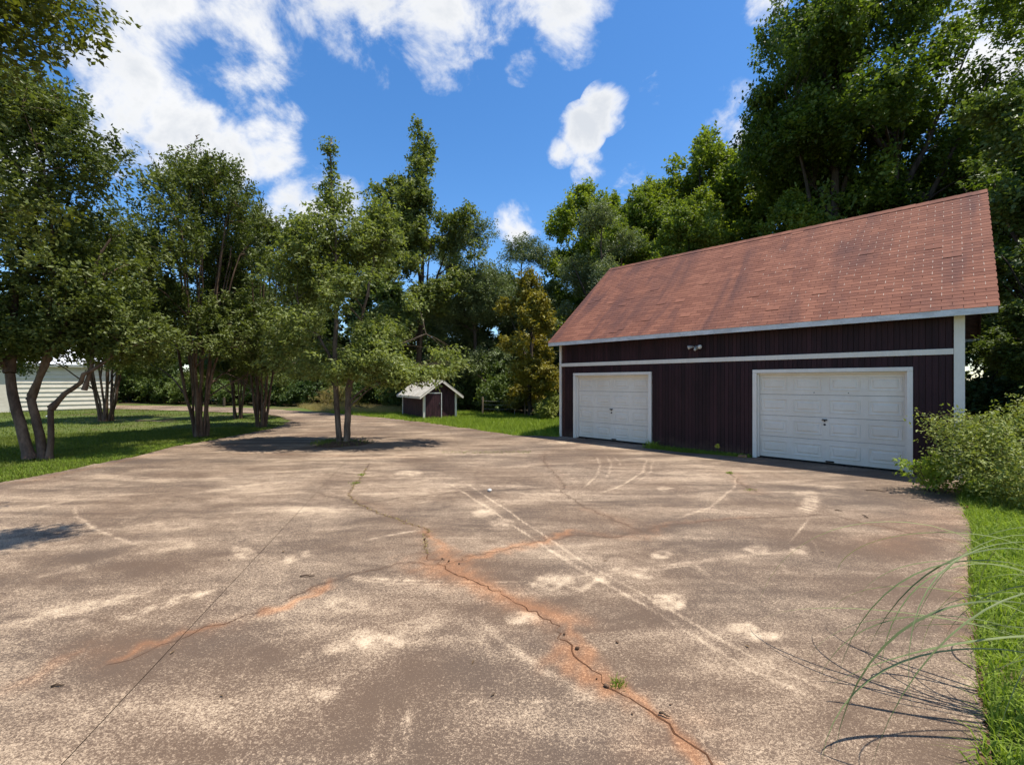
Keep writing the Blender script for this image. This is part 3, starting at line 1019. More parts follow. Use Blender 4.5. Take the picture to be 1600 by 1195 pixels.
# flood light with two heads under the eave
fl = thing('flood_light', 'small twin headed flood light on the garage front below the eave', 'flood light')
fl.parent = None
fx, fz = 5.19, 2.88
bp = GR + GU * fx - GV * .006
fl.location = (bp[0], bp[1], fz)
fl.rotation_euler = (0, 0, GZ)
m_ = MB()
m_.tube([(0, 0, -.02), (0, .03, -.02)], [.062, .055], 14)
m_.tube([(0, .03, -.02), (0, .05, -.02)], [.05, .03], 14)
obj('base_plate', m_.mesh('base_plate', True), M['grey_metal'], fl)
m_ = MB()
m_.tube([(0, .04, -.03), (0, .09, -.075)], [.03, .034], 10)
m_.tube([(0, .09, -.075), (0, .10, -.10)], [.034, .02], 10)
obj('motion_sensor', m_.mesh('motion_sensor', True), M['lens'], fl)
for s in (-1, 1):
    m_ = MB()
    m_.tube([(s * .03, .045, 0), (s * .075, .075, .012)], [.014, .014], 8)
    m_.tube([(s * .065, .068, .015), (s * .085, .085, .013), (s * .125, .12, 0), (s * .16, .15, -.012)], [.02, .034, .045, .062], 14)
    hd = obj('lamp_head', m_.mesh('lamp_head', True), M['grey_metal'], fl)
    m_ = MB()
    m_.tube([(s * .159, .149, -.0115), (s * .168, .157, -.015)], [.056, .045], 14)
    obj('lens', m_.mesh('lens', True), M['lens'], hd)

# ------------------------------------------------------------------ pump shed beyond the driveway
A_ = Vector((-.517, .856, 0))
shed = thing('pump_shed', 'small dark shed with a pale roof beyond the driveway', 'shed', (-4.62, 23.1, -.03), math.atan2(.517, .856))
# local x along the gable front (to the right), local y away from the camera
SW, SD, SH, SP = 1.85, 3.6, 1.38, 2.05
for y0, y1, nm in ((0, .06, 'front_wall'), (SD - .06, SD, 'back_wall')):
    m_ = MB()
    pr = [(0.03, 0), (SW - .03, 0), (SW - .03, SH), (SW / 2, SP - .06), (.03, SH)]
    m_.quad_ring([[(x, y0, z) for x, z in pr], [(x, y1, z) for x, z in pr]])
    obj(nm, m_.mesh(nm), M['shed_wall'], shed)
obj('side_wall', MB().box(0, .06, .061, SD - .061, 0, SH - .02).mesh('side_wall'), M['shed_wall'], shed)
obj('side_wall', MB().box(SW - .06, SW, .061, SD - .061, 0, SH - .02).mesh('side_wall'), M['shed_wall'], shed)
for x in (-.02, SW - .09):
    for y in (-.022, SD - .09):
        obj('corner_board', MB().box(x, x + .11, y, y + .11, 0, SH - .03, .004).mesh('corner_board'), M['white_paint'], shed)
rs_ = .42
for s in (0, 1):
    def rp(x, z, y):
        return (x if s == 0 else SW - x, y, z)
    dxr, dzr = SW / 2 + .28, (SP - SH) * (SW / 2 + .28) / (SW / 2)
    pr = [(SW / 2, SP), (SW / 2 - dxr, SP - dzr), (SW / 2 - dxr, SP - dzr + .035), (SW / 2, SP + .035)]
    m_ = MB()
    ys = (-.28, SD + .2)
    m_.quad_ring([[rp(x, z, ys[0]) for x, z in pr], [rp(x, z, ys[1]) for x, z in pr]])
    rf = obj('roof', m_.mesh('roof'), M['shed_roof'], shed)
    nrib = 12
    for k in range(nrib + 1):
        y = ys[0] + .03 + (ys[1] - ys[0] - .06) * k / nrib
        m2 = MB()
        pr2 = [(SW / 2 - .02, SP + .037 - .015), (SW / 2 - dxr + .005, SP - dzr + .039), (SW / 2 - dxr + .005, SP - dzr + .058), (SW / 2 - .02, SP + .04)]
        m2.quad_ring([[rp(x, z, y - .013) for x, z in pr2], [rp(x, z, y + .013) for x, z in pr2]])
        obj('rib', m2.mesh('rib'), M['shed_roof'], rf)
    m_ = MB()
    pr = [(SW / 2, SP - .004), (SW / 2 - dxr, SP - dzr - .004), (SW / 2 - dxr, SP - dzr - .10), (SW / 2, SP - .11)]
    m_.quad_ring([[rp(x, z, ys[0] + .004) for x, z in pr], [rp(x, z, ys[0] + .03) for x, z in pr]])
    obj('rake_board', m_.mesh('rake_board'), M['white_paint'], shed)
    x_e = SW / 2 - dxr
    m_ = MB()
    m_.quad_ring([[rp(x_e - .022, SP - dzr + .03, ys[0]), rp(x_e - .022, SP - dzr - .09, ys[0]), rp(x_e - .002, SP - dzr - .09, ys[0]), rp(x_e - .002, SP - dzr + .03, ys[0])],
                  [rp(x_e - .022, SP - dzr + .03, ys[1]), rp(x_e - .022, SP - dzr - .09, ys[1]), rp(x_e - .002, SP - dzr - .09, ys[1]), rp(x_e - .002, SP - dzr + .03, ys[1])]])
    obj('fascia', m_.mesh('fascia'), M['white_paint'], shed)
# door standing slightly open, hinged at the left
dr = obj('door', MB().box(0, .80, -.03, .0, .02, SH + .02, .004).mesh('door'), M['shed_wall'], shed)
dr.location = (.10, -.03, .0)
dr.rotation_euler = (0, 0, R_(-16))
obj('edge_trim', MB().box(.80, .84, -.04, .01, .02, SH + .02, .004).mesh('edge_trim'), M['white_stone'], dr)
obj('top_trim', MB().box(.0, .80, -.042, -.031, SH - .03, SH + .02).mesh('top_trim'), M['white_stone'], dr)
obj('handle', MB().box(.70, .74, -.07, -.032, .75, .87, .005).mesh('handle'), M['dark_metal'], dr)
for k in range(1, 9):
    obj('batten', MB().box(SW * k / 9 - .006, SW * k / 9 + .006, -.008, .002, .03, SH - .02).mesh('batten'), M['shed_wall'], shed)

# ------------------------------------------------------------------ white house at the far left
hx0, hy0 = gp(172, 637)
house = thing('house', 'white lap sided house with a bright roof behind the crape myrtles', 'house', (hx0, hy0 + .4, -.04), R_(46))
hw_ = obj('wall', MB().box(-13, 0, 0, 8, 0, 3.15).mesh('wall'), M['siding'], house)
lap = MB()
lap.quad_ring([[(-4.9, -.012, 0), (-4.9, .0, 0), (-4.9, .0, .30), (-4.9, -.004, .30)], [(0.01, -.012, 0), (0.01, .0, 0), (0.01, .0, .30), (0.01, -.004, .30)]])
lap.v = [(x, y * 6 - .002, z) for x, y, z in lap.v]
lap_me = lap.mesh('siding_board')
for k in range(10):
    o = obj('siding_board', lap_me, M['siding'], hw_)
    o.location = (0, 0, .10 + k * .30)
obj('corner_board', MB().box(-.02, .05, -.06, .05, 0, 3.1).mesh('corner_board'), M['white_paint'], house)
obj('corner_board', MB().box(-5.08, -4.9, -.055, -.003, 0, 3.1).mesh('corner_board'), M['white_paint'], house)
obj('fascia', MB().box(-13.5, .55, -.34, -.30, 3.0, 3.2).mesh('fascia'), M['white_paint'], house)
obj('soffit', MB().box(-13.5, .55, -.29, .0, 3.08, 3.12).mesh('soffit'), M['white_paint'], house)
m_ = MB()
for pr in ([(-.37, 3.2), (4, 5.1), (8.37, 3.2), (8.37, 3.12), (4, 5.0), (-.37, 3.12)],):
    m_.quad_ring([[(-13.6, y, z) for y, z in pr], [(.65, y, z) for y, z in pr]])
rf = obj('roof', m_.mesh('roof'), M['white_roof'], house)
for k in range(24):
    m2 = MB()
    x = -13.5 + k * .6
    m2.quad_ring([[(x - .02, -.36, 3.209), (x + .02, -.36, 3.209), (x + .02, 4, 5.105), (x - .02, 4, 5.105)], [(x - .02, -.36, 3.24), (x + .02, -.36, 3.24), (x + .02, 4, 5.14), (x - .02, 4, 5.14)]])
    obj('seam', m2.mesh('seam'), M['white_roof'], rf)
m_ = MB()
pr = [(0.01, 3.1), (7.99, 3.1), (4, 4.95)]
m_.quad_ring([[(-.1, y, z) for y, z in pr], [(-.005, y, z) for y, z in pr]])
obj('gable', m_.mesh('gable'), M['siding'], house)


# ------------------------------------------------------------------ vegetation generators
def leaf_mesh(name, pos, ldir, lnor, L, W, tint, fold=.12):
    """diamond leaves: pos is the leaf base"""
    ldir = unit(ldir)
    wd = unit(np.cross(ldir, lnor))
    nn = np.cross(wd, ldir)
    L, W = L[:, None], W[:, None]
    V = np.empty((len(pos), 4, 3), np.float32)
    V[:, 0] = pos
    V[:, 1] = pos + ldir * L * .42 + wd * W * .5 + nn * W * fold
    V[:, 2] = pos + ldir * L - nn * L * .06
    V[:, 3] = pos + ldir * L * .42 - wd * W * .5 + nn * W * fold
    q = np.arange(len(pos) * 4, dtype=np.int32).reshape(-1, 4)
    return np_mesh(name, V.reshape(-1, 3), q, None, None, {'tint': tint})


def crown_points(r, blobs, n, gap, gfreq, seed, shell=.45, zmin=None):
    B = np.array([b[:6] for b in blobs], float)
    wt_ = np.array([(b[6] if len(b) > 6 else 1.0) * b[3] * b[4] * b[5] for b in blobs]) ** .8
    F = Field(seed + 77, gfreq)
    out = []
    while sum(map(len, out)) < n:
        k = r.choice(len(B), n * 2, p=wt_ / wt_.sum())
        d = unit(r.normal(size=(n * 2, 3)))
        rad = r.random((n * 2, 1)) ** shell
        P = B[k, :3] + d * rad * B[k, 3:6]
        keep = F(P) > gap
        if zmin is not None:
            keep &= P[:, 2] > zmin
        out.append(P[keep])
    return np.concatenate(out)[:n]


def spray_leaves(name, r, P, mid, nleaf, tlen, L, W, up=.35, droop=.25, spread=.10, flat=.6, tuft=0.0, tintf=1.1, seed=0):
    """leaves set along a short twig at every cluster point"""
    n = len(P)
    ax = np.c_[np.full(n, mid[0]), np.full(n, mid[1]), np.minimum(P[:, 2] * .75, mid[2])]
    d = unit(unit(P - ax) * .8 + np.array([0, 0, up]) + r.normal(size=(n, 3)) * .45)
    J = nleaf
    t = np.tile(np.linspace(0, 1, J), (n, 1)) + r.normal(size=(n, J)) * .06
    tl = tlen * r.uniform(.6, 1.35, (n, 1))
    pos = P[:, None, :] + d[:, None, :] * ((t - .45) * tl)[..., None]
    pos[..., 2] -= droop * tl * (t ** 2) * .5
    pos += r.normal(size=pos.shape) * spread * tlen
    side = unit(np.cross(d, np.array([0, 0, 1.0]) + r.normal(size=(n, 3)) * .35))
    sg = np.where(np.arange(J) % 2, 1.0, -1.0)[None, :, None]
    ld = d[:, None, :] * .55 + side[:, None, :] * sg * .8 + r.normal(size=pos.shape) * .45
    ld[..., 2] -= droop
    ln = np.array([0, 0, 1.0]) * flat + d[:, None, :] * .25 + r.normal(size=pos.shape) * .55
    pos, ld, ln = pos.reshape(-1, 3), ld.reshape(-1, 3), ln.reshape(-1, 3)
    m_ = len(pos)
    sz = r.uniform(.5, 1.35, m_)
    F = Field(seed + 5, tintf)
    tint = np.clip(.5 + .28 * F(pos) + r.normal(size=m_) * .2, 0, 1)
    return leaf_mesh(name, pos, ld, ln, L * sz, W * sz, tint), d


def bez(a, c, b, n):
    t = np.linspace(0, 1, n)[:, None]
    return (1 - t) ** 2 * a + 2 * t * (1 - t) * c + t ** 2 * b


class Wood:
    """fast tube collector"""
    def __init__(self):
        self.V, self.Q, self.n = [], [], 0

    def tube(self, pts, rad, sides=5):
        pts = np.asarray(pts, float)
        rad = np.broadcast_to(np.asarray(rad, float), (len(pts),))
        d = unit(np.gradient(pts, axis=0))
        ref = np.array([.31, .87, .4])
        u = unit(np.cross(d, ref))
        w = np.cross(d, u)
        a = np.linspace(0, 2 * math.pi, sides, endpoint=False)
        ring = pts[:, None, :] + (u[:, None, :] * np.cos(a)[None, :, None] + w[:, None, :] * np.sin(a)[None, :, None]) * rad[:, None, None]
        b = self.n
        n = len(pts)
        self.V.append(ring.reshape(-1, 3))
        i, k = np.meshgrid(np.arange(n - 1), np.arange(sides), indexing='ij')
        k2 = (k + 1) % sides
        self.Q.append(np.stack([b + i * sides + k, b + i * sides + k2, b + (i + 1) * sides + k2, b + (i + 1) * sides + k], -1).reshape(-1, 4))
        self.n += n * sides

    def mesh(self, name):
        return np_mesh(name, np.concatenate(self.V), np.concatenate(self.Q), smooth=True)


def wiggle(r, pts, amp):
    pts = np.asarray(pts, float).copy()
    w = r.normal(size=pts.shape) * amp
    w[0] = 0
    pts += np.cumsum(w, 0) * .5
    return pts


def grow(r, stems, P, nlimb, ntwig, limb_r=.05, twig_r=.012, sides=5):
    """stems: list of (points, radii). limbs run from the stems to some cluster points, twigs to the rest"""
    W = Wood()
    nodes, nrad = [], []
    for pts, rad in stems:
        W.tube(pts, rad, 9)
        nodes.append(np.asarray(pts)[len(pts) // 4:])
        nrad.append(np.broadcast_to(np.asarray(rad, float), (len(pts),))[len(pts) // 4:])
    nodes, nrad = np.concatenate(nodes), np.concatenate(nrad)
    tgt = P[r.permutation(len(P))[:nlimb]]
    stem_nodes, stem_rad = nodes.copy(), nrad.copy()
    for t in tgt:
        dd = np.linalg.norm(stem_nodes - t, axis=1) + 2.2 * np.maximum(stem_nodes[:, 2] - t[2] + .45 * np.hypot(*(stem_nodes[:, :2] - t[:2]).T), 0)
        k = int(np.argmin(dd))
        a = stem_nodes[k]
        L = np.linalg.norm(t - a)
        if L < .15:
            continue
        c = a + (t - a) * .45 + np.array([0, 0, .18 * L])
        pts = wiggle(r, bez(a, c, t, 8), .02 * L)
        r0 = min(stem_rad[k] * .65, limb_r * (.5 + .18 * L))
        rad = np.linspace(r0, .006, 8)
        W.tube(pts, rad, sides)
        nodes = np.concatenate([nodes, pts[2:]])
        nrad = np.concatenate([nrad, rad[2:]])
    sel = r.permutation(len(P))[:ntwig]
    for t in P[sel]:
        dd = np.linalg.norm(nodes - t, axis=1) + 1.0 * np.maximum(nodes[:, 2] - t[2], 0)
        k = int(np.argmin(dd))
        a = nodes[k]
        L = np.linalg.norm(t - a)
        if L < .12:
            continue
        c = a + (t - a) * .5 + np.array([0, 0, .1 * L])
        W.tube(bez(a, c, t, 4), np.linspace(min(twig_r, nrad[k] * .7), .003, 4), 3)
    return W


def stem(r, base, top, r0, r1, n=12, bow=(0, 0, 0), amp=.03):
    base, top = np.array(base, float), np.array(top, float)
    pts = bez(base, (base + top) / 2 + np.array(bow), top, n)
    pts = wiggle(r, pts, amp)
    t = np.linspace(0, 1, n)
    rad = r0 + (r1 - r0) * t ** .8
    rad[0] *= 1.35
    return pts, rad


class Species:
    """a tree model: one wood mesh and one crown mesh, copied for each tree"""
    def __init__(self, name, seed, blobs, stems, ncl, nleaf, tlen, L, W, leafm, barkm, gap=-.15, gfreq=1.6, nlimb=30, ntwig=250, shell=.42,
                 up=.35, droop=.25, limb_r=.05, mid=None, spread=.1, flat=.6, heads=0, extra=None, wn='trunk'):
        r = np.random.default_rng(seed)
        P = crown_points(r, blobs, ncl, gap, gfreq, seed, shell)
        st = stems(r)
        if mid is None:
            mid = (0, 0, max(b[2] for b in blobs) * .8)
        self.crown, d = spray_leaves('crown', r, P, mid, nleaf, tlen, L, W, up, droop, spread, flat, seed=seed)
        self.wood = grow(r, st, P, nlimb, ntwig, limb_r).mesh(wn)
        self.wn = wn
        self.leafm, self.barkm = leafm, barkm
        self.heads = None
        if heads:
            W2 = Wood()
            top = P[np.argsort(-(P[:, 2] + r.normal(size=len(P)) * 1.2))[:heads]]
            for p in top:
                q = p + np.array([r.normal() * .08, r.normal() * .08, 0])
                h = r.uniform(.25, .6)
                ln = unit(np.array([r.normal() * .22, r.normal() * .22, 1]))
                pts = np.stack([q - ln * .1, q + ln * h * .5, q + ln * h])
                W2.tube(pts, [.006, .005, .003], 3)
                for k in range(7):
                    a = q + ln * h * (.55 + .45 * k / 7)
                    e = unit(r.normal(size=3)) * .05 + ln * .03
                    W2.tube(np.stack([a, a + e]), [.009, .012], 4)
            self.heads = W2.mesh('seed_heads')

    def plant(self, name, label, cat, x, y, rz=0.0, s=1.0, group=None, sz=None):
        t = thing(name, label, cat, (x, y, -.05), rz, group, (s, s, sz or s))
        obj(self.wn, self.wood, M[self.barkm], t)
        obj('crown', self.crown, M[self.leafm], t)
        if self.heads:
            tag(obj('seed_heads', self.heads, M['seed_head'], t), kind='stuff')
        return t


# ------------------------------------------------------------------ crape myrtles on the left lawn
def vase(n, spread, top, r0=.075, low=.12):
    def f(r):
        out = []
        for k in range(n):
            a = 6.283 * (k + r.uniform(-.3, .3)) / n
            rr = spread * r.uniform(.35, 1.0)
            b = (low * math.cos(a) * r.uniform(.5, 1.2), low * math.sin(a) * r.uniform(.5, 1.2), 0)
            t = (rr * math.cos(a), rr * math.sin(a), top * r.uniform(.75, 1.05))
            out.append(stem(r, b, t, r0 * r.uniform(.7, 1.25), .022, 14, (-.25 * math.cos(a) * rr, -.25 * math.sin(a) * rr, -.3), .05))
            # a fork part way up
            p, rad = out[-1]
            q = p[5]
            t2 = q + np.array([math.cos(a + .8) * spread * .45, math.sin(a + .8) * spread * .45, top * .5])
            out.append(stem(r, q, t2, rad[5] * .8, .018, 10, (0, 0, -.2), .04))
        return out
    return f


CR_BL = [(0, 0, 7.0, 2.2, 2.2, 2.6), (1.3, .3, 5.2, 1.7, 1.7, 1.5), (-1.4, -.3, 5.3, 1.7, 1.6, 1.6), (.2, 1.3, 5.6, 1.6, 1.6, 1.8), (-.1, -1.4, 5.0, 1.6, 1.5, 1.5),
         (.5, 0, 9.0, 1.2, 1.2, 1.5), (-.7, .2, 8.6, 1.2, 1.2, 1.5), (1.9, -.4, 4.0, 1.1, 1.1, .8), (-1.9, .3, 3.9, 1.1, 1.1, .8), (0, 0, 4.2, 2.1, 2.1, 1.1), (1.1, -1.2, 3.3, 1.2, 1.2, .7), (-1.2, -1.0, 3.1, 1.2, 1.1, .7), (1.9, .6, 2.8, 1.0, 1.0, .6, 1.6), (-1.9, .8, 2.9, 1.0, 1.0, .6, 1.6), (0, -1.6, 2.9, 1.2, 1.0, .5, 1.4)]
crape_a = Species('crape_a', 101, CR_BL, vase(10, 1.5, 8.0, .055, .16), 2000, 40, .55, .112, .060, 'leaf_crape', 'crape_bark', -.12, 1.9, 34, 420, .40, .5, .12, heads=70)
CR_BL2 = [(.3, 0, 6.4, 2.4, 2.2, 2.4), (1.7, .2, 4.8, 1.7, 1.7, 1.5), (-1.8, -.2, 4.7, 1.8, 1.7, 1.5), (.1, 1.6, 5.0, 1.7, 1.6, 1.6), (-.3, -1.7, 4.4, 1.7, 1.4, 1.3),
          (-.5, .3, 8.6, 1.1, 1.1, 1.5), (.9, -.2, 8.0, 1.2, 1.2, 1.4), (-1.5, 0, 7.2, 1.1, 1.1, 1.2), (0, 0, 3.9, 2.4, 2.2, 1.0), (1.9, -.6, 3.1, 1.3, 1.2, .7), (-2.0, -.5, 3.0, 1.3, 1.2, .7), (2.3, .8, 2.5, .9, .9, .5, 1.6), (0, -1.8, 2.6, 1.3, 1.0, .5, 1.5), (-2.2, .9, 2.5, .9, .9, .5, 1.5)]
crape_b = Species('crape_b', 102, CR_BL2, vase(10, 1.9, 7.2, .06, .22), 1900, 40, .55, .112, .060, 'leaf_crape', 'crape_bark', -.10, 1.8, 34, 420, .40, .45, .15, heads=60)
crape_a.plant('crape_myrtle', 'many stemmed crape myrtle beside the driveway edge with tall upright crown', 'tree', -11.0, 15.6, .4, 1.0, 'crape myrtles on the left lawn', 1.03)
crape_b.plant('crape_myrtle', 'spreading crape myrtle in front of the white house wall', 'tree', -20.4, 22.2, 1.2, 1.05, 'crape myrtles on the left lawn', 1.12)
crape_a.plant('crape_myrtle', 'crape myrtle at the bend of the driveway, behind the tall upright one', 'tree', -10.8, 19.0, 2.6, .96, 'crape myrtles on the left lawn')
crape_b.plant('crape_myrtle', 'smaller crape myrtle farthest back, beside the distant lane', 'tree', -14.6, 23.6, 3.3, .85, 'crape myrtles on the left lawn')


def front_stems(r):
    return [stem(r, (0, 0, 0), (-.75, .2, 2.2), .12, .095, 10, (-.10, 0, 0), .015), stem(r, (-.75, .2, 2.2), (-.1, .3, 7.8), .095, .028, 12, (-.6, .2, 0), .05),
            stem(r, (.22, .12, 0), (-.32, .3, 1.5), .105, .085, 8, (.05, 0, 0), .015), stem(r, (-.32, .3, 1.5), (1.7, .5, 5.6), .075, .022, 14, (-.2, .1, -.2), .05),
            stem(r, (.42, .05, 0), (.42, .1, 1.3), .07, .06, 8, (.06, 0, 0), .02), stem(r, (.42, .1, 1.3), (2.2, .6, 3.3), .07, .022, 14, (-.15, .1, .2), .06),
            stem(r, (1.05, .3, 1.75), (1.3, .5, 4.6), .05, .02, 10, (.2, 0, 0), .05), stem(r, (-.3, .3, 1.6), (.6, -.2, 6.5), .07, .02, 12, (.4, 0, 0), .05),
            stem(r, (-.75, .2, 2.2), (-2.2, .4, 6.4), .08, .02, 12, (-.3, 0, 0), .05)]


fr_bl = [(-.6, .2, 6.5, 2.1, 2.0, 2.6), (.9, .3, 5.3, 1.5, 1.5, 1.7), (-2.0, 0, 5.0, 1.6, 1.6, 1.8), (-.4, .2, 9.0, 1.3, 1.3, 1.4), (1.2, .2, 7.6, 1.0, 1.0, 1.0), (1.5, .4, 3.9, 1.1, 1.1, .6), (-1.2, -.8, 3.7, 1.2, 1.0, .7),
         (.6, -.3, 8.7, .9, .9, .9), (-.2, 1.4, 4.5, 1.5, 1.4, 1.2), (-1.8, .6, 3.1, 1.5, 1.3, .8, 1.6), (.6, .9, 3.2, 1.8, 1.4, .8, 1.6), (1.9, .8, 3.1, 1.3, 1.1, .6, 1.6), (-.6, -.6, 3.0, 1.2, 1.0, .5, 1.5)]
crape_f = Species('crape_f', 103, fr_bl, front_stems, 2100, 40, .55, .112, .060, 'leaf_crape', 'crape_bark', -.10, 1.9, 30, 420, .42, .4, .15, heads=50)
crape_f.plant('crape_myrtle', 'nearest crape myrtle with three bowed trunks at the left picture edge', 'tree', -12.0, 11.0, 0, 1.0, 'crape myrtles on the left lawn')

# near tree outside the left edge; its boughs hang into the upper left corner
near_bl = [(0, 0, 6.6, 2.0, 2.4, 2.2), (1.5, .9, 5.8, 1.35, 1.2, 1.2), (2.0, 1.2, 6.8, 1.0, 1.0, .9), (1.5, 1.3, 4.3, 1.0, 1.0, .7), (3.9, -.1, 7.7, 1.2, .9, .5, 2), (5.4, -.6, 7.5, .85, 1.0, .4, 9), (4.9, .2, 7.6, .8, .9, .4, 8), (-1.2, -.6, 5.6, 1.6, 1.6, 1.4)]
near_sp = Species('near', 104, near_bl, vase(5, 1.4, 6.5, .09), 1200, 34, .55, .085, .048, 'leaf_crape_near', 'crape_bark', -.1, 1.7, 30, 240, .45, .3, .3)
near_sp.plant('overhanging_tree', 'near tree with yellowish leaves hanging into the upper left corner', 'tree', -8.3, 4.3)


# ------------------------------------------------------------------ tree in the driveway island
def island_stems(r):
    return [stem(r, (-.07, 0, 0), (-.22, .05, 2.2), .092, .075, 10, (-.05, 0, 0), .012), stem(r, (-.22, .05, 2.2), (-.35, .2, 9.7), .085, .02, 16, (.12, 0, 0), .06),
            stem(r, (.13, -.04, 0), (.2, -.02, 1.7), .108, .088, 10, (.03, 0, 0), .012), stem(r, (.2, -.02, 1.7), (.9, .1, 5.4), .085, .025, 12, (-.1, 0, .2), .05),
            stem(r, (.2, -.02, 1.9), (2.6, -.2, 3.4), .06, .02, 12, (-.1, 0, .35), .04), stem(r, (-.2, .05, 2.4), (-1.6, .1, 4.6), .055, .02, 12, (-.1, 0, .2), .05),
            stem(r, (.75, .1, 4.6), (1.1, .3, 7.6), .04, .015, 10, (0, 0, 0), .05)]


is_bl = [(.1, 0, 3.2, 1.8, 1.9, 1.2, 1.2), (1.6, -.2, 3.1, 1.5, 1.7, 1.0, 1.2), (2.8, -.3, 2.75, 1.1, 1.2, .7, 1.4), (-1.0, .1, 3.6, 1.5, 1.7, 1.2), (-1.4, 0, 2.6, 1.2, 1.3, .6, 1.3), (.8, .1, 4.5, 1.6, 1.7, 1.0), (.7, -.3, 2.4, 1.3, 1.2, .5, 1.4),
         (2.0, -.5, 2.3, 1.0, .9, .4, 1.4), (-.9, .1, 5.2, 1.6, 1.6, 1.1, .9), (-.3, .1, 6.3, 1.3, 1.3, 1.0, .9), (.8, .2, 6.2, 1.1, 1.0, 1.0, .9), (-.4, .1, 7.5, .75, .75, .9, .8), (-.4, .1, 9.1, .14, .14, .85, 3.0), (-1.4, .1, 6.5, .6, .6, .7, .8), (1.1, .2, 7.2, .5, .5, .7, .8)]
isl = Species('island', 105, is_bl, island_stems, 1750, 34, .55, .115, .06, 'leaf_island', 'grey_bark', -.05, 1.9, 34, 420, .5, .15, .45, limb_r=.035)
isl.plant('island_tree', 'twin trunk tree growing out of a small soil bed in the driveway', 'tree', ISLAND[0], ISLAND[1])


# ------------------------------------------------------------------ woods behind
def single(h, r0, lean=(0, 0), fork=0):
    def f(r):
        st = [stem(r, (0, 0, 0), (lean[0], lean[1], h), r0, .03, 18, (0, 0, 0), .06)]
        for k in range(fork):
            q = st[0][0][4 + 2 * k]
            a = r.uniform(0, 6.28)
            st.append(stem(r, q, q + np.array([math.cos(a) * h * .16, math.sin(a) * h * .16, h * .38]), r0 * .5, .025, 12, (0, 0, -.3), .06))
        return st
    return f


def heap(r, h0, h1, rad, n, taper=.5, irr=.35, bs=.42):
    """many crown lobes stacked between two heights"""
    out = []
    for k in range(n):
        t = (k + r.random()) / n
        z = h0 + (h1 - h0) * t
        R = rad * (1 - taper * t ** 1.6) * (.55 + .45 * min(1, t * 4))
        a = r.uniform(0, 6.28)
        q = R * r.uniform(.1, .85)
        s = rad * bs * r.uniform(1 - irr, 1 + irr) * (1 - .35 * t)
        out.append((q * math.cos(a), q * math.sin(a), z, s, s, s * .75))
    return out


hr = np.random.default_rng(55)
gum_bl = heap(hr, 4.0, 14.5, 3.9, 30, .22, .35, .36) + [(.2, 0, 15.8, 1.5, 1.4, 1.8), (-2.6, 0, 13.0, 1.0, 1.0, 1.5), (1.6, .3, 14.0, 1.3, 1.3, 1.5), (2.4, 0, 12.8, 1.4, 1.2, 1.3), (-2.3, 0, 11.8, 1.4, 1.2, 1.3), (3.2, .2, 11.0, 1.4, 1.2, 1.2), (-3.2, 0, 9.8, 1.4, 1.2, 1.2), (-1.2, 0, 13.6, 1.2, 1.1, 1.4), (.7, 0, 17.2, .6, .6, .8), (2.4, 0, 14.2, .8, .8, 1.2), (-1.6, 0, 14.8, .35, .35, .9), (3.1, 0, 12.6, .8, .8, 1.1), (0, 0, 18.3, .4, .4, .6)]
gum = Species('gum', 201, gum_bl, single(16.5, .26, (.4, 0), 3), 2300, 30, .8, .19, .13, 'leaf_gum', 'dark_bark', -.02, 1.3, 44, 260, .45, .25, .3, limb_r=.05)
gum.plant('sweetgum_tree', 'tall open crowned tree rising behind the island tree and shed', 'tree', -6.1, 28.5, .2)

cedar_bl = heap(np.random.default_rng(56), .8, 11.2, 3.3, 32, .42, .3, .38) + [(0, 0, 11.6, 1.5, 1.5, 1.3), (1.3, 0, 11.0, 1.2, 1.2, 1.1), (-1.2, .4, 10.6, 1.2, 1.2, 1.1), (0, 0, 9.6, 2.4, 2.4, 1.7), (.4, 0, 7.4, 2.8, 2.8, 1.7)]
cedar = Species('cedar', 202, cedar_bl, single(11, .2), 2200, 34, .75, .16, .065, 'leaf_cedar', 'dark_bark', -.25, 1.6, 40, 120, .45, .55, .5, spread=.14)
cedar.plant('cedar_tree', 'soft grey green cedar tree left of the yellow leaved tree', 'tree', -2.6, 31.0, .5, 1.06, 'cedars behind the shed')
cedar.plant('cedar_tree', 'soft grey green cedar tree farthest left, half behind the open crowned tree', 'tree', -5.2, 34.5, 4.0, .98, 'cedars behind the shed')
cedar.plant('cedar_tree', 'soft grey green cedar tree behind the yellow leaved tree', 'tree', .9, 33.5, 2.2, 1.02, 'cedars behind the shed')

yel_bl = heap(np.random.default_rng(57), .9, 7.0, 2.5, 24, .35, .3, .38) + [(0, 0, 7.6, .8, .8, .8)]
yel = Species('yellow', 203, yel_bl, single(7.5, .14, (0, 0), 2), 1300, 28, .5, .17, .085, 'leaf_yellow', 'dark_bark', -.15, 2.0, 34, 120, .5, .3, .35)
yel.plant('yellow_leaved_tree', 'bushy tree with yellowish olive leaves left of the garage', 'tree', 1.0, 24.6, 0)

olive_bl = heap(np.random.default_rng(58), 1.2, 11.0, 3.7, 30, .35, .3, .38) + [(0, 0, 11.8, 1.2, 1.2, 1.0)]
olive = Species('olive', 204, olive_bl, single(11.5, .22, (0, 0), 3), 2200, 34, .7, .15, .068, 'leaf_olive', 'dark_bark', -.2, 1.5, 44, 120, .45, .35, .35, spread=.13)
olive.plant('grey_green_tree', 'dense grey green tree over the low end of the garage roof', 'tree', 5.2, 27.0, .3)

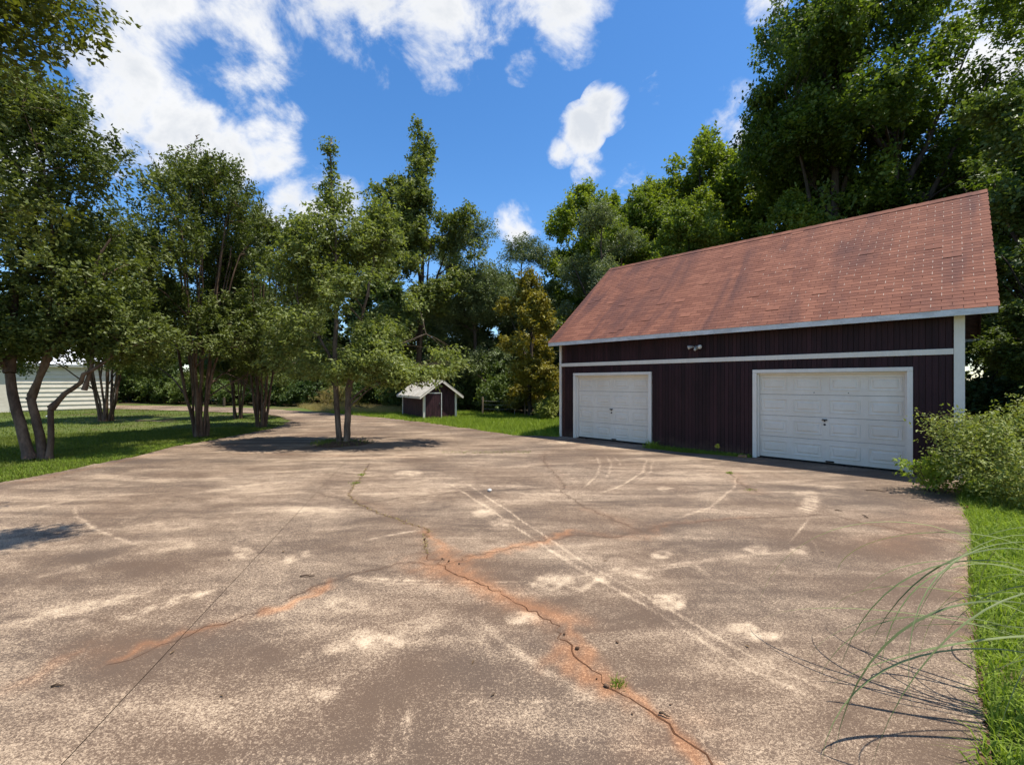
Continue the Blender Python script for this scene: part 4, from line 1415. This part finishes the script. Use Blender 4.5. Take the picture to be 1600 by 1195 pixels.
pop_bl = heap(np.random.default_rng(59), 2.5, 14.5, 3.8, 38, .2, .3, .38) + [(0, 0, 15.4, 2.0, 2.0, 1.8), (1.2, .4, 14.6, 1.6, 1.6, 1.6), (-1.3, -.3, 14.2, 1.6, 1.6, 1.5), (.2, 0, 16.9, 1.0, 1.0, 1.1)]
pop = Species('poplar', 205, pop_bl, single(16.5, .22, (0, 0), 2), 2500, 28, .9, .21, .15, 'leaf_poplar', 'dark_bark', -.12, 1.3, 40, 100, .45, .35, .25)
for k, (x, y, s, lab) in enumerate(((5.6, 35, 1.0, 'yellow green broadleaf tree left of all others above the garage roof'), (8.4, 36, .97, 'yellow green broadleaf tree second from the left above the garage roof'),
                                    (11.2, 35, 1.0, 'yellow green broadleaf tree third from the left above the garage roof'), (14.7, 34.5, 1.20, 'slender pointed broadleaf tree overtopping its neighbours above the garage roof'))):
    pop.plant('broadleaf_tree', lab, 'tree', x, y, k * 1.7, s, 'broadleaf trees behind the garage')
for k, (x, y, s, lab) in enumerate(((10.2, 25.5, .70, 'low leafy tree touching the middle of the garage ridge from behind'), (14.4, 23.0, .66, 'low bright leafy tree just behind the upper garage ridge'),
                                    (18.8, 29, .95, 'leafy tree filling the gap between the slender tree and the tall hardwood'),
                                    (7.4, 30, .74, 'low leafy tree between the grey green tree and the garage ridge'),
                                    (13.2, 31, .86, 'leafy tree in front of the slender pointed tree'), (17.6, 31.5, 1.13, 'leafy tree right behind the slender pointed tree, left of the tall hardwood'), (9.9, 33, .93, 'leafy tree between the second and third broadleaf crowns above the roof'))):
    pop.plant('broadleaf_tree', lab, 'tree', x, y, 2 + k * 2.1, s, 'broadleaf trees behind the garage')

tall_bl = heap(np.random.default_rng(60), 4.0, 23.0, 6.6, 64, .4, .3, .33) + [(0, 0, 23.5, 2.4, 2.4, 2), (-4.5, -2, 15, 2, 2, 1.6), (-5.2, -1, 12, 2, 2, 1.6)]
tall = Species('tall', 206, tall_bl, single(23, .42, (0, 0), 4), 4300, 28, 1.0, .20, .14, 'leaf_tall', 'dark_bark', -.05, 1.0, 70, 260, .45, .3, .25, limb_r=.07)
tall.plant('hardwood_tree', 'tallest hardwood tree rising out of the picture above the garage', 'tree', 20.2, 23.5, .4, 1.0, 'tall hardwoods behind the garage')
tall.plant('hardwood_tree', 'tall slimmer hardwood tree forming the left edge of the tall group', 'tree', 18.0, 24.8, 1.3, .85, 'tall hardwoods behind the garage', 1.27)
tall.plant('hardwood_tree', 'tall hardwood tree behind the right end of the garage roof', 'tree', 27.5, 23.0, 2.4, .95, 'tall hardwoods behind the garage')
tall.plant('hardwood_tree', 'tall hardwood tree at the upper right picture edge', 'tree', 24.0, 15.5, 4.0, .85, 'tall hardwoods behind the garage')
side_bl = heap(np.random.default_rng(61), .9, 11.5, 3.3, 34, .4, .35, .34)
sidet = Species('side', 207, side_bl, single(11.5, .2, (0, 0), 3), 2400, 30, .75, .15, .10, 'leaf_dark', 'dark_bark', -.12, 1.4, 50, 200, .48, .2, .35)
sidet.plant('leafy_tree', 'dark leafy tree close behind the bush at the right end of the garage', 'tree', 16.4, 13.0, 1.0, .95, 'dark trees right of the garage')
sidet.plant('leafy_tree', 'dark leafy tree at the right picture edge beyond the bush', 'tree', 16.5, 10.0, 3.0, .72, 'dark trees right of the garage')
sidet.plant('leafy_tree', 'small dark leafy tree close against the right garage gable', 'tree', 12.4, 9.9, 5.0, .5, 'dark trees right of the garage')
sidet.plant('leafy_tree', 'dark leafy tree showing through the gap right of the garage roof', 'tree', 21.0, 18.0, 4.4, 1.1, 'dark trees right of the garage')

far_bl = heap(np.random.default_rng(62), .5, 11.0, 3.6, 30, .5, .3, .36)
farsp = Species('far', 208, far_bl, single(11, .2), 1500, 26, .9, .30, .20, 'leaf_far', 'dark_bark', -.3, 1.2, 26, 60, .45, .3, .3)
fr = np.random.default_rng(9)
FAR = [(-72, 22), (-70, 31), (-67, 39), (-62, 46), (-55, 48), (-48, 47), (-42, 49), (-36, 46), (-31, 47.5), (-26.5, 45), (-22, 46), (-18, 43), (-14, 44), (-10.5, 41), (-7, 42), (-3.5, 39), (0, 40), (3.5, 38), (7, 40.5), (11, 42), (15.5, 41), (20, 38), (25, 36), (30, 33), (34, 27), (33, 20), (30, 13)]
for k, (x, y) in enumerate(FAR):
    farsp.plant('woodland_tree', 'dark woodland tree in the far row closing off the view', 'tree', x, y, fr.uniform(0, 6.28), fr.uniform(.9, 1.15) * (1.0 if x < -12 else .95), 'woodland trees in the far row')

# low growth at the edge of the woods
sh_bl = [(0, 0, 1.0, 1.5, 1.2, 1.0), (.9, .2, .8, 1.1, 1.0, .8), (-1.0, -.1, .9, 1.1, 1.0, .9), (.2, 0, 1.9, .8, .8, .8)]


def shrub_stems(r):
    return [stem(r, (r.normal() * .2, r.normal() * .2, 0), (r.normal() * .8, r.normal() * .6, 1.8), .03, .01, 8, (0, 0, 0), .03) for k in range(6)]


shrub = Species('shrub', 301, sh_bl, shrub_stems, 420, 30, .5, .13, .075, 'leaf_dark', 'twig', -.35, 2.0, 20, 60, .5, .4, .3, limb_r=.02, wn='stems')
for k, (x, y, s) in enumerate([(-27, 39, 1.4), (-23.5, 38.5, 1.2), (-20, 37.5, 1.5), (-16.5, 37, 1.3), (-13.5, 35.5, 1.4), (-10.8, 34, 1.1), (-8.3, 33.5, 1.5), (-6, 31.5, 1.3), (-4.0, 30.5, 1.1), (-1.6, 29.5, 1.5), (.3, 28.3, 1.3), (3.0, 25.8, 1.0), (4.6, 25, 1.4), (6.5, 24.0, 1.5), (-32, 41, 1.6), (-37, 42, 1.6)]):
    shrub.plant('undergrowth_shrub', 'dark leafy shrub in the undergrowth along the edge of the woods', 'shrub', x, y, k * 1.3, s, 'undergrowth shrubs at the edge of the woods')
drys = Species('dry', 302, sh_bl, shrub_stems, 260, 26, .45, .09, .03, 'dry_grass', 'twig', -.3, 2.0, 20, 60, .5, .5, .2, limb_r=.02, wn='stems')
drys.plant('dry_bush', 'pale dry bush beyond the lane, left of the island tree trunk', 'shrub', -12.6, 31.6, 0, .85)
shrub.plant('corner_shrub', 'light leafy shrub beside the wooden fence post left of the garage', 'shrub', 2.05, 23.3, 1.0, .62)
for c_ in bpy.data.objects['corner_shrub'].children:
    if c_.name.startswith('crown'):
        c_.data = c_.data.copy()
        c_.data.materials[0] = M['leaf_bush']

# bush at the right end of the garage
bush_bl = [(0, 0, .75, 1.3, 1.0, .75), (-1.0, -.1, .7, .85, .75, .55), (1.0, .1, .95, 1.1, 1.0, .85), (.2, .1, 1.25, .9, .8, .5), (-1.3, .2, 1.05, .55, .4, .3), (-.6, -.6, .45, .8, .5, .45), (.6, -.7, .55, .8, .5, .5), (1.9, 0, .9, .9, .9, .8)]


def bush_stems(r):
    return [stem(r, (r.normal() * .3, r.normal() * .2, 0), (r.normal() * 1.0, r.normal() * .5, 1.3), .022, .006, 8, (0, 0, .2), .03) for k in range(12)]


bush = Species('bush', 303, bush_bl, bush_stems, 2100, 34, .42, .052, .027, 'leaf_bush', 'twig', -.25, 3.2, 40, 500, .55, .35, .3, limb_r=.015, wn='stems', spread=.12)
bush.plant('leafy_bush', 'sprawling pale leafy bush against the right corner of the garage', 'bush', 9.0, 7.0, R_(-10), 1.1)
lime_bl = [(0, 0, .38, .5, .35, .3), (.35, 0, .3, .4, .35, .28), (-.35, .1, .55, .35, .25, .14), (.1, -.1, .55, .4, .3, .2)]
lime = Species('lime', 304, lime_bl, lambda r: [stem(r, (r.normal() * .08, r.normal() * .08, 0), (r.normal() * .3, r.normal() * .2, .5), .01, .004, 6, (0, 0, 0), .01) for k in range(6)],
               150, 16, .25, .07, .035, 'leaf_lime', 'twig', -.3, 3, 14, 60, .6, .4, .2, limb_r=.008, wn='stems')
lime.plant('lime_green_shrub', 'low lime green shrub between the garage door and the big bush', 'shrub', 7.35, 7.7, .3, .95)


# ------------------------------------------------------------------ grass
def blades(name, r, P, z, h, w, lean=.35, tri=True, tint=None, curve=.5):
    """grass blades rooted at P (n,2)"""
    n = len(P)
    a = r.uniform(0, 6.283, n)
    hh = h * r.uniform(.45, 1.3, n)
    ww = w * r.uniform(.7, 1.3, n)
    b = a + r.normal(size=n) * .9 + 1.57
    side = np.c_[np.cos(a), np.sin(a), np.zeros(n)]
    ld = np.c_[np.cos(b), np.sin(b), np.zeros(n)] * (lean * r.uniform(.2, 1.6, n))[:, None]
    base = np.c_[P, np.full(n, z)]
    up = np.array([0, 0, 1.0])
    mid = base + (up * .6 + ld * .35) * hh[:, None]
    tip = base + (up * (1 - .35 * np.linalg.norm(ld, axis=1))[:, None] + ld) * hh[:, None]
    tn = np.clip((.5 + r.normal(size=n) * .25) if tint is None else tint + r.normal(size=n) * .2, 0, 1)
    if tri:
        V = np.stack([base - side * ww[:, None] * .5, base + side * ww[:, None] * .5, tip], 1)
        return np_mesh(name, V.reshape(-1, 3), None, np.arange(n * 3).reshape(-1, 3), None, {'tint': tn})
    V = np.stack([base - side * ww[:, None] * .5, base + side * ww[:, None] * .5, mid + side * ww[:, None] * .4, mid - side * ww[:, None] * .4, tip], 1)
    i = np.arange(n) * 5
    q = np.stack([i, i + 1, i + 2, i + 3], 1)
    t = np.stack([i + 3, i + 2, i + 4], 1)
    return np_mesh(name, V.reshape(-1, 3), q, t, None, {'tint': np.concatenate([tn, tn])})


def scatter(r, poly, n, gapf=None, off_drive=True):
    poly_a = np.array(poly)
    lo, hi = poly_a.min(0), poly_a.max(0)
    P = r.uniform(lo, hi, (n * 3, 2))
    P = P[in_poly(P, poly)]
    if off_drive:
        P = P[~on_drive(P)]
    if gapf is not None:
        P = P[gapf(np.c_[P, np.zeros(len(P))]) > -.35 + r.normal(size=len(P)) * .35]
    return P[:n]


gr = np.random.default_rng(77)
LAWN = [(-9.3, 8.2), (-9.2, 18.5), (-10.6, 22.3), (-12.6, 25), (-15.6, 27.7), (-21, 29.8), (-27.6, 32), (-40, 33), (-40, 22), (-24, 9), (-13, 7.0)]
gf = Field(31, .9)
P = np.concatenate([scatter(gr, LAWN, 45000, gf), scatter(gr, [(-9.2, 7.6), (-9.2, 18.5), (-12, 19), (-18, 16), (-16, 9), (-13, 7)], 55000, gf)])
o = obj('lawn_grass', blades('lawn_grass', gr, P, -.045, .10, .026, .6, True), M['grass'])
tag(o, 'short patchy lawn grass under the crape myrtles', 'grass', kind='stuff')
P = scatter(gr, [(-9.4, 8.0), (-9.3, 14.8), (-10.6, 14.8), (-11.2, 12), (-11.4, 9), (-13, 7.2), (-11.5, 7.1)], 9000)
o = obj('lawn_edge_grass', blades('lawn_edge_grass', gr, P, -.045, .10, .012, .7, False), M['bright_grass'])
tag(o, 'longer grass blades along the lawn edge of the driveway', 'grass', kind='stuff')
BACK = [(1.9, 15.9), (1.4, 15.2), (0, 15.8), (-1.7, 17.8), (-3.4, 19.7), (-5.3, 21.7), (-8.2, 24.6), (-11.3, 27.2), (-12, 30.5), (-4, 30), (1.5, 25.2), (4.5, 24), (6.5, 22.8), (6.5, 20.6)]
P = scatter(gr, BACK, 70000)
o = obj('back_lawn_grass', blades('back_lawn_grass', gr, P, -.045, .20, .026, .5, True), M['bright_grass'])
tag(o, 'bright green grass behind the driveway between shed and garage', 'grass', kind='stuff')
P = scatter(gr, [(-13.5, 30.0), (-8.0, 26.2), (-6.6, 27.0), (-5.5, 31), (-12, 35), (-17, 35)], 16000)
o = obj('dry_grass', blades('dry_grass', gr, P, -.045, .42, .016, .5, True), M['dry_grass'])
tag(o, 'strip of tall straw coloured grass beyond the lane', 'grass', kind='stuff')
VERGE = [(9.2, 8.0), (2.2, 1.4), (0.5, -.6), (3.5, -1), (6.5, 1.5), (12.0, 6.5), (12, 8)]
P = np.concatenate([scatter(gr, VERGE, 5000), scatter(gr, [(9.0, 8.9), (1.5, 1.4), (2.9, 1.1), (9.9, 7.6)], 32000)])
o = obj('verge_grass', blades('verge_grass', gr, P, -.045, .15, .010, .9, False), M['bright_grass'])
tag(o, 'bright grass verge along the right edge of the driveway', 'grass', kind='stuff')
P = scatter(gr, [(11, 7.5), (9.0, 7.8), (7.1, 6.6), (8.5, 5.6), (11, 6)], 5000)
o = obj('verge_tall_grass', blades('verge_tall_grass', gr, P, -.045, .26, .011, .9, False), M['grass'])
tag(o, 'longer grass at the foot of the pale leafy bush', 'grass', kind='stuff')


def tuft(name, label, x, y, n, rad, h, w, mat, z=0.0, group=None, cat='weed', sx=1.0, ang=0.0):
    r = np.random.default_rng(int(abs(x * 131 + y * 977)) + 3)
    q = r.normal(size=(n, 2)) * rad * .5 * np.array([sx, 1.0])
    ca, sa = math.cos(ang), math.sin(ang)
    q = np.c_[q[:, 0] * ca - q[:, 1] * sa, q[:, 0] * sa + q[:, 1] * ca]
    o = obj(name, blades(name, r, q, 0.0, h, w, .9, False), M[mat])
    o.location = (x, y, z)
    return tag(o, label, cat, group)


ga = math.atan2(GU[1], GU[0])
for px, py, n, rad, h, lab in ((965, 1069, 50, .045, .045, 'small green grass tuft in the long crack nearest the camera'),
                               (566, 741, 60, .09, .05, 'green weed tuft at the far end of the long crack'),
                               (556, 754, 60, .09, .05, 'green weed tuft in the bend of the long crack'),
                               (1140, 738, 60, .08, .06, 'green weed tuft in the crack before the right garage door'),
                               (1171, 764, 40, .09, .035, 'low weed tuft farther along the crack before the right door')):
    x, y = gp(px, py)
    tuft('grass_tuft', lab, x, y, n, rad, h, .006, 'bright_grass', .0)
x, y = gp(600, 801)
# weeds rooted along the long crack
crk = np.array(CRACKJ[0][0])
sel = crk[(crk[:, 1] > 4.9) & (crk[:, 1] < 9.8)]
q = sel[gr.integers(0, len(sel), 700)] + gr.normal(size=(700, 2)) * .012
o = obj('crack_weeds', blades('crack_weeds', gr, q, .0, .028, .006, 1.0, True), M['dry_grass'])
tag(o, 'dry weeds growing along the long winding crack', 'weeds', kind='stuff')
q = np.stack([gp(px, 705 + 1.5 * math.sin(px)) for px in gr.uniform(690, 830, 500)]) + gr.normal(size=(500, 2)) * .03
o = obj('joint_weeds', blades('joint_weeds', gr, q, .0, .04, .009, 1.0, True), M['grass'])
tag(o, 'sparse weeds in the joint before the island tree', 'weeds', kind='stuff')
# strip of weeds between the two garage doors
us = gr.uniform(3.78, 6.5, 2600)
vs = gr.uniform(.03, .5, 2600) * (.25 + .75 * np.clip((us - 3.4) / 2.2, 0, 1))
q = GR + us[:, None] * GU - vs[:, None] * GV
o = obj('wall_weeds', blades('wall_weeds', gr, q, -.04, .13, .011, .7, False), M['bright_grass'])
tag(o, 'strip of grass and weeds along the garage wall between the doors', 'weeds', kind='stuff')
p = GR + 6.35 * GU - .30 * GV
tuft('weed_clump', 'leafy weed clump beside the left garage door', p[0], p[1], 150, .22, .26, .022, 'bright_grass', -.04)
fx_ = GR + 4.55 * GU - .20 * GV
fp = thing('yellow_flower', 'single yellow flower on a stalk before the plank wall', 'flower', (fx_[0], fx_[1], -.04))
m_ = MB()
m_.tube([(0, 0, 0), (.01, .0, .12), (0, .01, .24)], [.006, .005, .004], 5)
obj('stalk', m_.mesh('stalk'), M['bright_grass'], fp)
fl_r = np.random.default_rng(8)
d_ = unit(fl_r.normal(size=(60, 3)) + np.array([0, 0, .3]))
obj('petals', leaf_mesh('petals', np.array([0, .01, .26]) + d_ * .012, d_, unit(fl_r.normal(size=(60, 3))), np.full(60, .06), np.full(60, .035), fl_r.random(60)), M['flower'], fp)
d_ = unit(np.c_[fl_r.normal(size=(8, 2)), np.full(8, .3)])
obj('leaves', leaf_mesh('leaves', np.c_[np.zeros((8, 2)), fl_r.uniform(.03, .14, 8)], d_, np.tile([0, 0, 1.0], (8, 1)), np.full(8, .09), np.full(8, .03), fl_r.random(8)), M['bright_grass'], fp)
# island weeds
q = ISLAND + gr.normal(size=(900, 2)) * np.array([.45, .3]) + np.array([-.25, .1])
q = q[np.hypot(*(q - ISLAND).T) < .95]
o = obj('island_grass', blades('island_grass', gr, q, .01, .14, .012, .8, False), M['grass'])
tag(o, 'grass and weeds round the foot of the island tree', 'grass', kind='stuff')

# ------------------------------------------------------------------ arching ornamental grass at the lower right
pg = thing('pampas_grass', 'clump of long arching grass blades reaching over the driveway edge', 'ornamental grass', (3.55, 2.25, -.04))
pr_ = np.random.default_rng(19)


def arch_blade(az, rise, reach, endz, w, twist):
    n = 22
    t = np.linspace(0, 1, n)
    hor = reach * (1 - (1 - t) ** 1.7) * (.35 + .65 * t ** .5)
    pk = .45
    z = np.where(t < pk, rise * (1 - (1 - t / pk) ** 2), rise - (rise - endz) * (np.clip(t - pk, 0, 1) / (1 - pk)) ** 2.0)
    bend = az + twist * t ** 2
    x, y = hor * np.cos(bend), hor * np.sin(bend)
    c = np.c_[x, y, z]
    d = unit(np.gradient(c, axis=0))
    s = unit(np.cross(d, np.array([0, 0, 1.0])))
    nn = np.cross(s, d)
    wd = w * np.minimum(1, 3 * (1 - t) + .05) * (.5 + .5 * np.minimum(1, t * 4))
    V = np.stack([c - s * wd[:, None] + nn * wd[:, None] * .35, c, c + s * wd[:, None] + nn * wd[:, None] * .35], 1)
    q = []
    for i in range(n - 1):
        for k in range(2):
            a = i * 3 + k
            q.append((a, a + 1, a + 4, a + 3))
    return np_mesh('blade', V.reshape(-1, 3), q, None, None, {'tint': np.full(len(q), pr_.random())}, smooth=True)


for k in range(52):
    lead = k < 30
    az = pr_.uniform(2.3, 3.75) if lead else pr_.uniform(0, 6.28)
    reach = pr_.uniform(.9, 2.0) if lead else pr_.uniform(.5, 1.2)
    rise = pr_.uniform(.75, 1.15) if k % 3 else pr_.uniform(.45, .8)
    o = obj('blade', arch_blade(az, rise, reach, max(.03, rise - pr_.uniform(.4, 1.0)), pr_.uniform(.0036, .0085), pr_.normal() * .25), M['pampas'], pg)
    o.location = (pr_.normal() * .10, pr_.normal() * .10, 0)

# ------------------------------------------------------------------ fence at the edge of the woods
fence = thing('wire_fence', 'old wire fence on weathered posts between shed and garage', 'fence')
fpts = []
for px, py, h, m_n, rad in ((754, 646, 1.05, 'post_wood', .06), (804, 647, .98, 'grey_metal', .025), (820, 649, .85, 'post_wood', .045), (862, 651, .88, 'post_wood', .05)):
    x, y = gp(px, py)
    fpts.append((x, y, h))
    m_ = MB()
    m_.tube([(x, y, -.05), (x + .01, y, h * .5), (x + random.uniform(-.03, .03), y, h)], [rad, rad * .95, rad * .9], 8)
    obj('post', m_.mesh('post'), M[m_n], fence)
for hz in (.35, .6, .82):
    m_ = MB()
    pts = []
    for (x, y, h), (x2, y2, h2) in zip(fpts[:-1], fpts[1:]):
        for t in (0, .33, .66):
            pts.append((x + (x2 - x) * t, y + (y2 - y) * t, hz - (.03 if t else 0)))
    pts.append((fpts[-1][0], fpts[-1][1], hz))
    m_.tube(pts, .006, 4)
    obj('wire', m_.mesh('wire'), M['grey_metal'], fence)

# posts, fallen boughs and stones
x, y = gp(350, 633)
m_ = MB()
m_.tube([(0, 0, 0), (.01, 0, .35), (0, 0, .75)], [.1, .095, .09], 9)
o = obj('wooden_post', m_.mesh('wooden_post'), M['dark_bark'])
o.location = (x, y, -.05)
tag(o, 'short dark post standing by the distant lane on the left', 'post')


def limb(name, label, x, y, rz, pts, r0, forks, mat, z=-.03, cat='branch'):
    m_ = MB()
    n = len(pts)
    m_.tube(pts, [r0 * (1 - .8 * i / (n - 1)) for i in range(n)], 6)
    o = thing(name, label, cat, (x, y, z), rz)
    obj('limb', m_.mesh('limb', True), M[mat], o)
    for f in forks:
        m_ = MB()
        m_.tube(f, [r0 * .5 * (1 - .7 * i / (len(f) - 1)) for i in range(len(f))], 5)
        obj('twig', m_.mesh('twig', True), M[mat], o)
    return o


x, y = gp(212, 657)
limb('fallen_branch', 'bare fallen branch lying on the shaded left lawn', x, y, R_(-14), [(0, 0, .06), (.7, .05, .09), (1.4, -.02, .07), (2.1, .06, .06), (2.7, 0, .05)], .045,
     [[(.5, .03, .08), (.7, -.3, .12), (.8, -.5, .06)], [(1.5, 0, .07), (1.8, .25, .15), (2.1, .35, .1)]], 'grey_bark')
x, y = gp(556, 640)
limb('fallen_bough', 'dark fallen bough lying in the dry grass beyond the lane', x, y, R_(-25), [(0, 0, .35), (.5, .1, .28), (1.0, 0, .15), (1.5, .1, .05)], .06,
     [[(.3, .05, .3), (.45, -.2, .5), (.5, -.3, .6)], [(.8, 0, .2), (1.0, .2, .45), (1.1, .2, .55)], [(1.1, 0, .12), (1.3, -.3, .3), (1.4, -.4, .3)]], 'dark_bark')
x, y = gp(488, 628)
limb('leaning_stick', 'pale stick leaning at the woods edge behind the dry grass', x, y, 0, [(0, 0, 0), (-.25, 0, .4), (-.5, 0, .8)], .035, [], 'pale_bark')


def stone(name, label, x, y, s, mat, z=0.0, cat='stone', flat=.7, seed=1, group=None):
    r = np.random.default_rng(seed)
    V, F = [], []
    nu, nv = 9, 6
    fld = Field(seed, 2.5)
    for i in range(nv + 1):
        for k in range(nu):
            th, ph = math.pi * i / nv, 6.28318 * k / nu
            V.append((math.sin(th) * math.cos(ph), math.sin(th) * math.sin(ph), math.cos(th)))
    V = np.array(V)
    V = V * (1 + .28 * fld(V * 1.2))[:, None] * np.array([1.25, .9, flat]) * s
    V[:, 2] += s * flat * .8
    for i in range(nv):
        for k in range(nu):
            F.append((i * nu + k, (i + 1) * nu + k, (i + 1) * nu + (k + 1) % nu, i * nu + (k + 1) % nu))
    o = obj(name, np_mesh(name, V, F, smooth=True), M[mat])
    o.location = (x, y, z)
    o.rotation_euler = (0, 0, seed * 1.3)
    return tag(o, label, cat, group)


x, y = gp(107, 637)
stone('white_stone', 'larger white stone lying at the foot of the house wall', x, y, .22, 'white_stone', 0, seed=4)
x, y = gp(125, 637)
stone('white_stone', 'smaller upright white stone at the foot of the house wall', x, y, .14, 'white_stone', 0, seed=6, flat=1.1)
x, y = gp(77, 649)
stone('white_stone', 'flat white stone in the sunny grass before the house', x, y, .15, 'white_stone', -.03, seed=7, flat=.4)
x, y = gp(765, 766)
stone('pebble', 'single pale pebble in the middle of the driveway', x, y, .035, 'pebble', 0, 'pebble', seed=9)
x, y = gp(1510, 792)
stone('dirt_clod', 'brown dirt clod by the driveway edge below the bush', x, y, .03, 'clay_soil', 0, 'dirt clod', seed=10)
k = 0
for px, py in ((962, 1003), (900, 1013), (985, 1115), (690, 872), (700, 876), (815, 846), (716, 880), (662, 842), (1045, 1100), (880, 990), (945, 1072), (930, 1060)):
    x, y = gp(px, py)
    k += 1
    stone('dirt_clod', 'small crumb of dark earth lying on the long crack', x + .01, y, .006 + .004 * (k % 3), 'soil', .004, 'dirt clod', seed=20 + k, group='earth crumbs on the crack')
k = 0
for px, py, L, a, lab in ((480, 900, .14, .1, 'short dark twig left of the clay stain'), (1370, 766, .32, -.3, 'dry twig near the shadow of the bush'), (1352, 806, .16, 1.3, 'upright looking twig on the far crack'),
                          (90, 1072, .07, .2, 'tiny dark twig near the lower left corner'), (1038, 1118, .06, -.5, 'pale chip of wood beside the long crack'), (1310, 797, .09, -.6, 'curled twig beside the crack before the right door')):
    x, y = gp(px, py)
    m_ = MB()
    m_.tube([(-L / 2, 0, .008), (-L * .15, L * .06, .016), (L * .2, -L * .04, .01), (L / 2, L * .05, .008)], [.006, .007, .005, .003], 5)
    if L > .1:
        m_.tube([(0, 0, .012), (L * .15, L * .2, .02)], [.004, .002], 4)
    o = obj('twig', m_.mesh('twig', True), M['twig'])
    o.location = (x, y, .004)
    o.rotation_euler = (0, 0, a)
    tag(o, lab, 'twig')
p = GR + 3.95 * GU - .16 * GV
m_ = MB()
m_.box(-.1, .1, -.047, .047, 0, .055, .005)
o = obj('brick', m_.mesh('brick'), M['brick'])
o.location = (p[0], p[1], -.005)
o.rotation_euler = (0, 0, GZ + .2)
tag(o, 'single reddish brick at the left foot of the right garage door', 'brick')

# dry leaf litter blown along the edges of the slab
lr = np.random.default_rng(91)
q = np.concatenate([np.array(DRIVE[21:28])[lr.integers(0, 7, 130)] + lr.normal(size=(130, 2)) * np.array([.5, 1.2]) + np.array([.5, 0]),
                    GR + lr.uniform(.2, 9.8, (90, 1)) * GU - np.abs(lr.normal(size=(90, 1)) * .5 + .1) * GV,
                    ISLAND + lr.normal(size=(120, 2)) * 1.5, lr.uniform((-4, 2.4), (5, 9), (45, 2)),
                    np.array([8.0, 6.9]) + lr.normal(size=(60, 2)) * .7])
n_ = len(q)
a_ = lr.uniform(0, 6.28, n_)
o = obj('leaf_litter', leaf_mesh('leaf_litter', np.c_[q, lr.uniform(.006, .014, n_)], np.c_[np.cos(a_), np.sin(a_), lr.normal(size=n_) * .12], np.c_[lr.normal(size=(n_, 2)) * .3, np.ones(n_)],
                                 lr.uniform(.02, .05, n_), lr.uniform(.012, .026, n_), lr.random(n_)), M['leaf_litter'])
tag(o, 'scattered dry leaves and bits on the driveway', 'leaf litter', kind='stuff')
